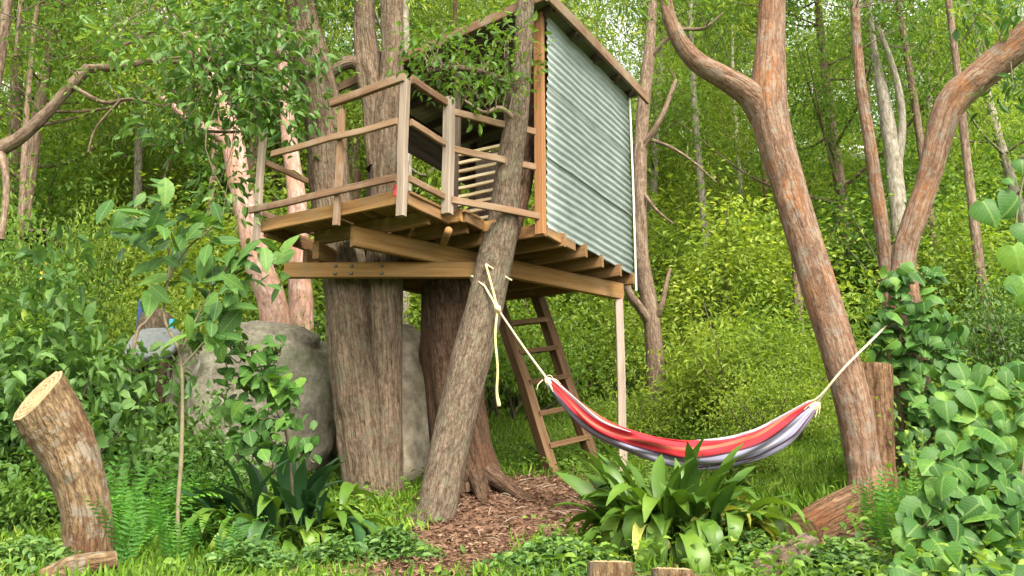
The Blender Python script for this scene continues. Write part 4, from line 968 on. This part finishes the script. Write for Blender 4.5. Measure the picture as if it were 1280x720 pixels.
# twig in front of the slab table
tag(tube('bare_twig', [np.array([*atY(158, 452, 8.4)[:2], gz(*atY(158, 452, 8.4)[:2])]), atY(168, 430, 8.4), atY(183, 402, 8.4), atY(197, 380, 8.4), atY(190, 355, 8.4)], [.02, .02, .017, .012, .005], M['twig'], None, seg=8, rings=24, lump=.1), 'pale bare twig sticking up in front of the tilted grey slab', 'twig')

def strap_plant(center, label, n, seed, size, mats, old, rad, front=None):
    g = gz(center[0], center[1]); root = thing('strap_leaved_plant', (center[0], center[1], g), label, 'plant')
    r = np.random.default_rng(seed)
    ms = [strap_mesh(mats[k % len(mats)], k, 1, .125+.02*(k % 3), [.35, .9, 1.3, 1.75, .6, 1.5][k], .36) for k in range(6)]
    mo = [strap_mesh(old, k+1, 1, .125, [1.4, 1.1][k], .25) for k in range(2)]
    for k in range(n):
        az = r.uniform(0, 6.283); q = r.uniform(0, 1)**.5*rad
        kk = r.integers(6) if q > rad*.45 else r.choice([0, 1, 4])
        me = ms[kk] if r.uniform() > .11 else mo[r.integers(2)]
        x = center[0]+q*math.cos(az); y = center[1]+q*math.sin(az)*.75
        az2 = az+r.normal()*.8; sz = size*r.uniform(.6, 1.15)
        o = bpy.data.objects.new('leaf', me); link(o, root)
        o.matrix_basis = Matrix.Translation((x, y, gz(x, y)-.02))@Euler((r.normal()*.22, r.normal()*.2+.05, az2)).to_matrix().to_4x4()@Matrix.Rotation(r.normal()*.25, 4, 'Z')@Matrix.Scale(sz, 4)
    return root
strap_plant((1.10, 6.1), 'lush clump of long arching strap leaves with yellowing tips under the hammock', 250, 81, .78, ['leaf_strap'], 'leaf_strap_old', .36)
strap_plant((-1.62, 6.35), 'dark glossy broad-leaved clump at the foot of the round-leaved shrub', 170, 82, .68, ['leaf_strap_dark', 'leaf_strap'], 'leaf_strap', .42)

def frond_mesh(seed, arch):
    n_ = 15; p = np.array([0., 0, 0]); ang = math.radians(84); V = []; T = []; U = []
    pts = []; 
    for k in range(n_+1):
        pts.append((p.copy(), ang)); p = p+np.array([math.cos(ang), 0, math.sin(ang)])/n_; ang -= math.radians(arch*(2+7*k/n_))
    for k in range(1, n_+1):
        t = k/n_; (q, a_) = pts[k]; l = .17*math.sin(math.pi*min(1, .18+.80*t))**.8*(1 if t < .98 else .3); tv = np.array([math.cos(a_), 0, math.sin(a_)]); nv = np.array([-math.sin(a_), 0, math.cos(a_)])
        for s in (-1, 1):
            b_ = len(V); sd_ = np.array([0, s, 0.])
            V += [q-tv*.022, q+sd_*l*.5+tv*.028-nv*.01, q+sd_*l+tv*.035-nv*.03, q+sd_*l*.5-tv*.012-nv*.012]; T += [(b_, b_+1, b_+2), (b_, b_+2, b_+3)]
    for k in range(n_):
        b_ = len(V); w_ = .006*(1-k/n_)+.001; V += [pts[k][0]+np.array([0, w_, 0]), pts[k][0]-np.array([0, w_, 0]), pts[k+1][0]]; T += [(b_, b_+1, b_+2)]
    V = np.array(V); return np_mesh('frond', V, [np.array(T)], M['fern'], {'lv': np.full(len(V), [.3, .5, .7][seed % 3])}, False)
fronds = [frond_mesh(k, a_) for k, a_ in enumerate((.45, .9, 1.3, .2))]
def fern(x, y, n, size, seed, label, group=None, up=False):
    root = thing('fern', (x, y, gz(x, y)), label, 'fern', group); r = np.random.default_rng(seed)
    for k in range(n):
        me = fronds[3 if up and r.uniform() < .6 else r.integers(4)]; az = 6.283*k/n+r.normal()*.3
        o = bpy.data.objects.new('frond', me); link(o, root)
        o.matrix_basis = Matrix.Translation((x+r.normal()*.03, y+r.normal()*.03, gz(x, y)-.01))@Euler((r.normal()*.1, .08+abs(r.normal())*.15, az)).to_matrix().to_4x4()@Matrix.Scale(size*r.uniform(.7, 1.15), 4)
for k, (px, Y_, n, s) in enumerate(((1098, 5.55, 9, .5), (1075, 5.9, 8, .4), (1128, 5.9, 8, .45))):
    x = (px-640)/F*Y_*1.0; fern(x, Y_, n, s, 300+k, 'bright upright fern between the thick reddish log and the vine mound', 'ferns by the vine mound', True)
for k, (px, Y_, n, s) in enumerate(((165, 6.2, 10, .62), (200, 6.0, 10, .6), (250, 6.3, 10, .55), (180, 5.5, 9, .45), (290, 6.5, 9, .5), (235, 5.6, 9, .42), (140, 6.6, 10, .7), (300, 5.7, 8, .38), (215, 6.9, 10, .7), (270, 7.2, 9, .6))):
    x = (px-640)/F*Y_; fern(x, Y_, n, s, 320+k, 'arching green fern in the bed between the stump and the dark glossy clump', 'ferns beside the stump')

# ------------------------------------------------------------------ bushes and forest on the hillside
def bush_mesh(seed, n, per, L, asp, mat, rad=(1, 1, .8), tmpl=DIA, sig=.17, droop=.25):
    r = np.random.default_rng(seed); d = r.normal(size=(n, 3)); d /= np.linalg.norm(d, axis=1)[:, None]; d[:, 2] = np.abs(d[:, 2])*1.1-.12
    q = r.uniform(.35, 1, n)**.6*(1+.38*np.sin(d[:, 0]*4+seed)*np.cos(d[:, 1]*5+seed*2)+.2*np.sin(d[:, 2]*9+d[:, 0]*7+seed))*np.where(r.uniform(0, 1, n) < .14, 1.3, 1)
    cen = d*q[:, None]*np.array(rad)+np.array([0, 0, rad[2]*.35])
    pos, dd, nn, Ls, Ws, lv = cluster_leaves(cen, per, sig, L, asp, seed+1, droop)
    return leaf_cloud('foliage', pos, dd, nn, Ls, Ws, M[mat], tmpl, lv), cen
def bush_stems(cen, seed):
    r = np.random.default_rng(seed); parts = []
    for c_ in cen[::max(1, len(cen)//16)]:
        b_ = np.array([r.normal()*.08, r.normal()*.08, -.15]); parts.append(tube_arrays([b_, (b_+c_)/2+r.normal(size=3)*.08, c_], [.02, .013, .005], seg=5, rings=7))
    V, Qd, T, A = join_arrays(parts); return np_mesh('stems', V, [Qd, T], M['twig_dark'], {'tc': A}, True)
KB = []
for k, (mat, n, per, L, asp, lab) in enumerate((('leaf_yellow', 190, 42, .062, .5, 'yellow-green small-leaved shrub on the wooded hillside'),
                                                ('leaf_mid', 190, 40, .066, .5, 'mid-green leafy shrub on the wooded hillside'),
                                                ('leaf_yellow', 170, 36, .09, .34, 'bright loose shrub with longer leaves on the wooded hillside'),
                                                ('leaf_dark', 170, 38, .066, .5, 'dark green shrub on the wooded hillside'))):
    me, cen = bush_mesh(400+k, n, per, L, asp, mat); KB.append((me, bush_stems(cen, 420+k), lab))
KTALL = []
for k, (mat, L, asp) in enumerate((('leaf_yellow', .085, .56), ('leaf_mid', .10, .54), ('leaf_yellow', .12, .42))):
    me, cen = bush_mesh(440+k, 330, 32, L, asp, mat, (1, 1, 2.0), DIA, .2, .45); KTALL.append((me, bush_stems(cen, 445+k)))
def put_bush(x, y, s, kind, rz, label=None, group='shrubs on the hillside', sz=None, tallk=False):
    me, stm, lab = KB[kind]; g = gz(x, y)
    if tallk: me, stm = KTALL[kind]; sz = s*(.8+.2*(sz/s-1.7)); lab, group = 'tall thicket of '+lab.replace('shrub ', 'foliage ').replace(' on the wooded hillside', ' below the hillside trees'), 'tall thicket shrubs'
    root = thing('shrub', (x, y, g-.05), label or lab, 'shrub', group if not label else None)
    root.rotation_euler = (0, 0, rz); root.scale = (s, s, (sz or s))
    for nm, m_ in (('foliage', me), ('stems', stm)):
        o = bpy.data.objects.new(nm, m_); C.objects.link(o); o.parent = root; o['kind'] = 'stuff'
r = np.random.default_rng(91); placed = []
def free(x, y, d): return all((x-a)**2+(y-b_)**2 > (d*.5*(1+y/25))**2 for a, b_ in placed)
tries = 0
while len(placed) < 190 and tries < 9000:
    tries += 1
    y = 10.6+27*r.uniform()**1.5; x = r.uniform(-.68, .68)*y
    if -2.4 < x < 2.6 and y < 12.6: continue            # grassy clearing behind the house
    if x < -1.6 and y < 11.2: continue
    if not free(x, y, 1.05): continue
    placed.append((x, y)); s = r.uniform(.6, 1.15)*(1+.012*y)
    put_bush(x, y, s, int(r.choice([0, 1, 2, 3], p=[.36, .3, .24, .10])), r.uniform(0, 6.28), None, sz=s*r.uniform(.8, 1.4))
r = np.random.default_rng(97); tall = []; tries = 0
while len(tall) < 62 and tries < 5000:
    tries += 1; y = 12.6+13*r.uniform()**1.1; x = r.uniform(-.66, .66)*y
    if (-4.0 < x < .3 and y < 13.0) or any((x-a)**2+(y-b_)**2 < 1.35**2 for a, b_ in tall): continue
    tall.append((x, y)); s = r.uniform(.95, 1.35)
    put_bush(x, y, s, int(r.choice([0, 1, 2], p=[.42, .28, .30])), r.uniform(0, 6.28), None, sz=s*r.uniform(1.7, 2.6), tallk=True)
far = []; tries = 0
while len(far) < 46 and tries < 4000:
    tries += 1; y = 19+17*r.uniform(); x = r.uniform(-.66, .66)*y
    if any((x-a)**2+(y-b_)**2 < 2.0**2 for a, b_ in far): continue
    far.append((x, y)); s = r.uniform(1.4, 2.0)
    put_bush(x, y, s, int(r.choice([0, 1, 2], p=[.36, .40, .24])), r.uniform(0, 6.28), None, sz=s*r.uniform(1.8, 2.8), tallk=True)
# named nearer bushes
me, cen = bush_mesh(470, 200, 26, .135, .5, 'leaf_blue', (1, .9, .8), OVAL, .16); KB.append((me, bush_stems(cen, 471), ''))
me, cen = bush_mesh(480, 170, 26, .11, .45, 'leaf_mid', (1, .9, .8), OVAL, .16); KB.append((me, bush_stems(cen, 481), ''))
put_bush(-4.1, 7.7, .95, 4, .4, 'large blue-green leafy bush behind the leaning stump', sz=1.3)
put_bush(-5.2, 8.6, 1.0, 5, 1.4, 'tall leafy bush in front of the brown shed', sz=1.25)
put_bush(-3.5, 6.9, .5, 5, 2.2, 'small leafy bush close behind the stump top', sz=.6)
put_bush(-4.2, 6.3, .5, 4, 3.2, 'low bush on the shed side of the leaning stump', sz=.5)
put_bush(-5.7, 10.6, 1.15, 1, .9, 'broad mid-green bush spreading over the front of the brown shed', sz=1.7)
put_bush(-7.0, 11.3, 1.2, 0, 2.9, 'yellow-green bush hiding the blue end of the shed', sz=1.55)
put_bush(-4.4, 10.9, 1.0, 0, 1.9, 'yellow-green bush at the near corner of the shed', sz=1.5)
put_bush(-6.9, 12.1, 1.0, 1, 4.2, 'mid-green creeper-like bush pressed against the shed wall', sz=2.3)
put_bush(-8.3, 12.0, .8, 0, 5.2, 'yellow-green bush crowding the blue door post of the shed', sz=1.35)
put_bush(-6.2, 12.6, .9, 0, 1.2, 'yellow-green bush at the shed corner', sz=2.2)
put_bush(-3.42, 8.75, .5, 5, 3.7, 'low leafy bush hiding the legs of the tilted grey slab', sz=.62)
put_bush(-3.3, 10.2, .7, 1, 2.6, 'mid-green bush behind the tilted grey slab', sz=1.25)
put_bush(-2.75, 10.6, .6, 0, .6, 'tall yellow-green bush against the pink gum', sz=1.2)
put_bush(-2.75, 7.9, .5, 4, 2.0, 'low blue-green bush between the ferns and the mossy boulder', sz=.62)
put_bush(-2.0, 7.6, .36, 5, 2.9, 'small leafy bush at the foot of the mossy boulder', sz=.36)
put_bush(3.9, 7.6, .8, 1, 1.1, 'leafy bush behind the vine mound', sz=.9)
put_bush(2.9, 9.6, .7, 0, .3, 'bright leafy bush behind the gum tree', sz=.75)
put_bush(1.5, 10.9, .62, 2, 1.3, 'loose bright bush at the foot of the slim forked tree', sz=.6)
put_bush(2.3, 8.6, .40, 0, 4.3, 'low bright bush left of the gum behind the hammock', sz=.35)

def tree_mesh(seed, Hh, r0, mat, barkm, L, asp, ncl, per, spread, start, droop):
    r = np.random.default_rng(seed); bend = r.normal(size=2)*.05
    path = [np.array([bend[0]*t*t*Hh+.12*math.sin(t*5+seed), bend[1]*t*t*Hh+.1*math.cos(t*4+seed)-.1, -.3+t*Hh]) for t in np.linspace(0, 1, 8)]
    parts = [tube_arrays(path, list(r0*(1-.75*np.linspace(0, 1, 8))), seg=12, rings=40, ridge=.05, lump=.05, seed=seed)]
    cp_ = catmull(path, 40); ends = []
    for k in range(17):
        t = r.uniform(start, .97); s_ = cp_[int(t*39)]; az = r.uniform(0, 6.28); ln = spread*(1.15-t)*r.uniform(.7, 1.4)+.4
        e = s_+np.array([math.cos(az)*ln, math.sin(az)*ln, ln*r.uniform(.3, 1.0)]); m = (s_+e)/2+np.array([0, 0, -.12*ln])
        parts.append(tube_arrays([s_, m, e], [r0*.35*(1.1-t), r0*.22*(1.1-t), .008], seg=7, rings=12)); ends.append((s_, m, e))
    cl = []
    for k in range(ncl):
        s_, m, e = ends[r.integers(len(ends))]; u = r.uniform(.35, 1.1); q = s_*(1-u)**2+2*m*u*(1-u)+e*u*u; cl.append(q+r.normal(size=3)*.32)
    pos, d, nn, Ls, Ws, lv = cluster_leaves(np.array(cl), per, .22, L, asp, seed+5, droop)
    V, Qd, T, A = join_arrays(parts)
    return np_mesh('trunk', V, [Qd, T], M[barkm], {'tc': A}, True), leaf_cloud('crown', pos, d, nn, Ls, Ws, M[mat], DIA, lv)
KT = [(*tree_mesh(500, 9.5, .13, 'leaf_yellow', 'bark_far', .095, .42, 430, 44, 2.6, .26, .6), 'slender brown-trunked tree with bright yellow-green crown on the hillside'),
      (*tree_mesh(510, 11, .15, 'leaf_mid', 'bark_far', .09, .47, 430, 44, 2.8, .30, .5), 'brown-trunked tree with mid-green crown on the hillside'),
      (*tree_mesh(520, 10.5, .12, 'leaf_yellow', 'bark_pale', .11, .34, 400, 38, 2.4, .34, .9), 'pale-trunked slim gum with drooping narrow leaves on the hillside'),
      (*tree_mesh(530, 7, .11, 'leaf_yellow', 'bark_red', .085, .47, 420, 42, 2.4, .16, .4), 'low reddish-trunked tree with dense branches on the hillside')]
r = np.random.default_rng(95); tp_ = []; tries = 0
while len(tp_) < 78 and tries < 6000:
    tries += 1
    y = 13.2+30*r.uniform()**1.2; x = r.uniform(-.70, .70)*y
    if y < 15 and -1.5 < x < 7: continue
    if y < 25 and x > 0 and r.uniform() < .45: continue
    if any((x-a)**2+(y-b_)**2 < (1.6+y*.025)**2 for a, b_ in tp_): continue
    tp_.append((x, y)); k = int(r.choice(4, p=[.32, .28, .18, .22])); tm, cm, lab = KT[k]; s = r.uniform(.8, 1.2)
    root = thing('tree', (x, y, gz(x, y)), lab, 'tree', 'trees on the hillside'); root.rotation_euler = (r.normal()*.05, r.normal()*.07, r.uniform(0, 6.28)); root.scale = (s, s, s*r.uniform(.9, 1.15))
    for nm, m_ in (('trunk', tm), ('crown', cm)):
        o = bpy.data.objects.new(nm, m_); C.objects.link(o); o.parent = root
        if nm == 'crown': o['kind'] = 'stuff'

KS = [tree_mesh(560, 10.5, .075, 'leaf_yellow', 'bark_far', .12, .34, 170, 28, 1.7, .55, .7), tree_mesh(570, 11, .085, 'leaf_mid', 'bark_pale', .12, .34, 170, 28, 1.8, .6, .7)]
for k, (px, Y_, kind) in enumerate(((880, 17.0, 1), (994, 12.4, 0), (1168, 13.6, 0), (1240, 11.8, 0), (26, 12.5, 0), (245, 14, 0), (930, 20, 1), (1150, 19, 1))):
    rr = np.random.default_rng(800+k); x = (px-640)/F*(Y_*1.03); tm, cm = KS[kind]
    root = thing('tree', (x, Y_, gz(x, Y_)), ('slim bare-stemmed brown sapling tree among the hillside shrubs', 'slim bare-stemmed pale gum among the hillside shrubs')[kind], 'tree', ('slim brown stems on the hillside', 'slim pale stems on the hillside')[kind])
    root.rotation_euler = (rr.normal()*.03, rr.normal()*.06, rr.uniform(0, 6.28)); s_ = rr.uniform(.8, 1.2); root.scale = (s_, s_, s_*1.05)
    for nm, m_ in (('trunk', tm), ('crown', cm)):
        o = bpy.data.objects.new(nm, m_); C.objects.link(o); o.parent = root
        if nm == 'crown': o['kind'] = 'stuff'

# ------------------------------------------------------------------ ground cover
def scatter(n, xr, yr, seed, keep):
    r = np.random.default_rng(seed); x = r.uniform(*xr, n*3); y = r.uniform(*yr, n*3)
    k = keep(x, y) > r.uniform(0, 1, n*3); x, y = x[k][:n], y[k][:n]; return x, y, ground_z(x, y), r
def clear_of_logs(x, y): return np.where(((np.abs(x-.56) < .19) | (np.abs(x-.92) < .19)) & (y < 5.3), 0, 1)
def patchy(x, y, seed, f): return np.clip(.5+1.1*sn(np.stack([x, y, 0*x], -1), seed, f, 2), 0, 1)
# grass blades
x, y, z, r = scatter(60000, (-6.5, 6.5), (4.2, 15), 601, lambda x, y: (1-bare_mask(x, y)*1.3)*(.25+.75*patchy(x, y, 5, 1.3))*np.where(y > 9, .75, 1)*np.where(np.abs(x) < .66*y, 1, 0)*clear_of_logs(x, y))
n = len(x); tall = (.07+.10*patchy(x, y, 8, .8))*np.where(y < 6, .75, 1.15)
d = np.stack([r.normal(size=n)*.45, r.normal(size=n)*.45, np.ones(n)], -1); nn = r.normal(size=(n, 3)); nn[:, 2] *= .2
tag(obj('grass', leaf_cloud('grass', np.stack([x, y, z-.01], -1), d, nn, tall*r.uniform(.6, 1.5, n), .009*r.uniform(.7, 1.5, n), M['grass'], DIA)), 'fresh green grass over the sloping clearing', 'grass', None, 'stuff')
# low leafy weeds
x, y, z, r = scatter(20000, (-6.5, 7), (4.3, 15), 602, lambda x, y: (1-bare_mask(x, y)*1.25)*patchy(x, y, 15, 1.1)**1.6*np.where(np.abs(x) < .68*y, 1, 0)*np.where((y < 6.3) & (x > -1.9) & (x < .2), .35, 1)*clear_of_logs(x, y))
n = len(x); hh = .02+.20*r.uniform(0, 1, n)**1.5*np.where((x > 2) | (x < -2.2), 1.5, .9)
d = np.stack([r.normal(size=n), r.normal(size=n), r.normal(size=n)*.25-.05], -1); nn = r.normal(size=(n, 3))*.4+np.array([0, -.15, 1])
sz = .05*r.uniform(.6, 1.7, n)
tag(obj('ground_cover', leaf_cloud('ground_cover', np.stack([x, y, z+hh], -1), d, nn, sz, sz*.6, M['leaf_mid'], OVAL)), 'low leafy weeds carpeting the ground', 'weeds', None, 'stuff')
# blue-green herb patches at the front
pp = []
r = np.random.default_rng(603)
for (px, Y_, sx, sy, n) in ((695, 5.6, .33, .3, 2400), (500, 6.0, .22, .22, 800), (930, 5.7, .2, .25, 500), (330, 5.5, .25, .2, 500), (430, 5.7, .2, .2, 350), (1040, 5.2, .25, .25, 900), (60, 5.3, .35, .3, 900)):
    xx = (px-640)/F*Y_+r.normal(size=n)*sx*.6; yy = Y_+r.normal(size=n)*sy*.6; hh = .17*np.exp(-((xx-(px-640)/F*Y_)/sx)**2-((yy-Y_)/sy)**2)*r.uniform(.15, 1.1, n)
    pp.append(np.stack([xx, yy, ground_z(xx, yy)+hh], -1))
pos = np.vstack(pp); n = len(pos); d = np.stack([r.normal(size=n), r.normal(size=n)-.2, r.normal(size=n)*.3-.1], -1); nn = r.normal(size=(n, 3))*.4+np.array([0, -.2, 1]); sz = .055*r.uniform(.5, 1.5, n)
tag(obj('herbs', leaf_cloud('herbs', pos, d, nn, sz, sz*.5, M['leaf_blue'], OVAL)), 'patches of soft blue-green herbs along the near edge of the clearing', 'herbs', None, 'stuff')
# dead leaves and bark chips on the bare soil
x, y, z, r = scatter(9000, (-2.2, 3.0), (4.9, 10), 604, lambda x, y: .04+bare_mask(x, y))
n = len(x); d = np.stack([r.normal(size=n), r.normal(size=n), r.normal(size=n)*.2], -1); nn = r.normal(size=(n, 3))*.35+np.array([0, 0, 1]); sz = .036*r.uniform(.4, 2.2, n)
tag(obj('leaf_litter', leaf_cloud('leaf_litter', np.stack([x, y, z+.010], -1), d, nn, sz, sz*.38, M['litter'], DIA)), 'dry brown fallen leaves and bark chips on the bare soil', 'leaf litter', None, 'stuff')
parts = []
for k in range(90):
    px_, py_ = r.uniform(-1.4, 1.2), r.uniform(5.4, 9.2)
    if bare_mask(np.array([px_]), np.array([py_]))[0] < .4: continue
    a_ = r.uniform(0, 6.28); l = r.uniform(.06, .3); q = np.array([px_+math.cos(a_)*l, py_+math.sin(a_)*l])
    parts.append(tube_arrays([(px_, py_, gz(px_, py_)+.012), ((px_+q[0])/2, (py_+q[1])/2, gz((px_+q[0])/2, (py_+q[1])/2)+.03), (q[0], q[1], gz(*q)+.012)], [.006, .006, .003], seg=5, rings=6))
V, Qd, T, A = join_arrays(parts)
tag(obj('fallen_twigs', np_mesh('fallen_twigs', V, [Qd, T], M['twig'], {'tc': A}, True)), 'thin fallen twigs scattered over the bare soil', 'twigs', None, 'stuff')
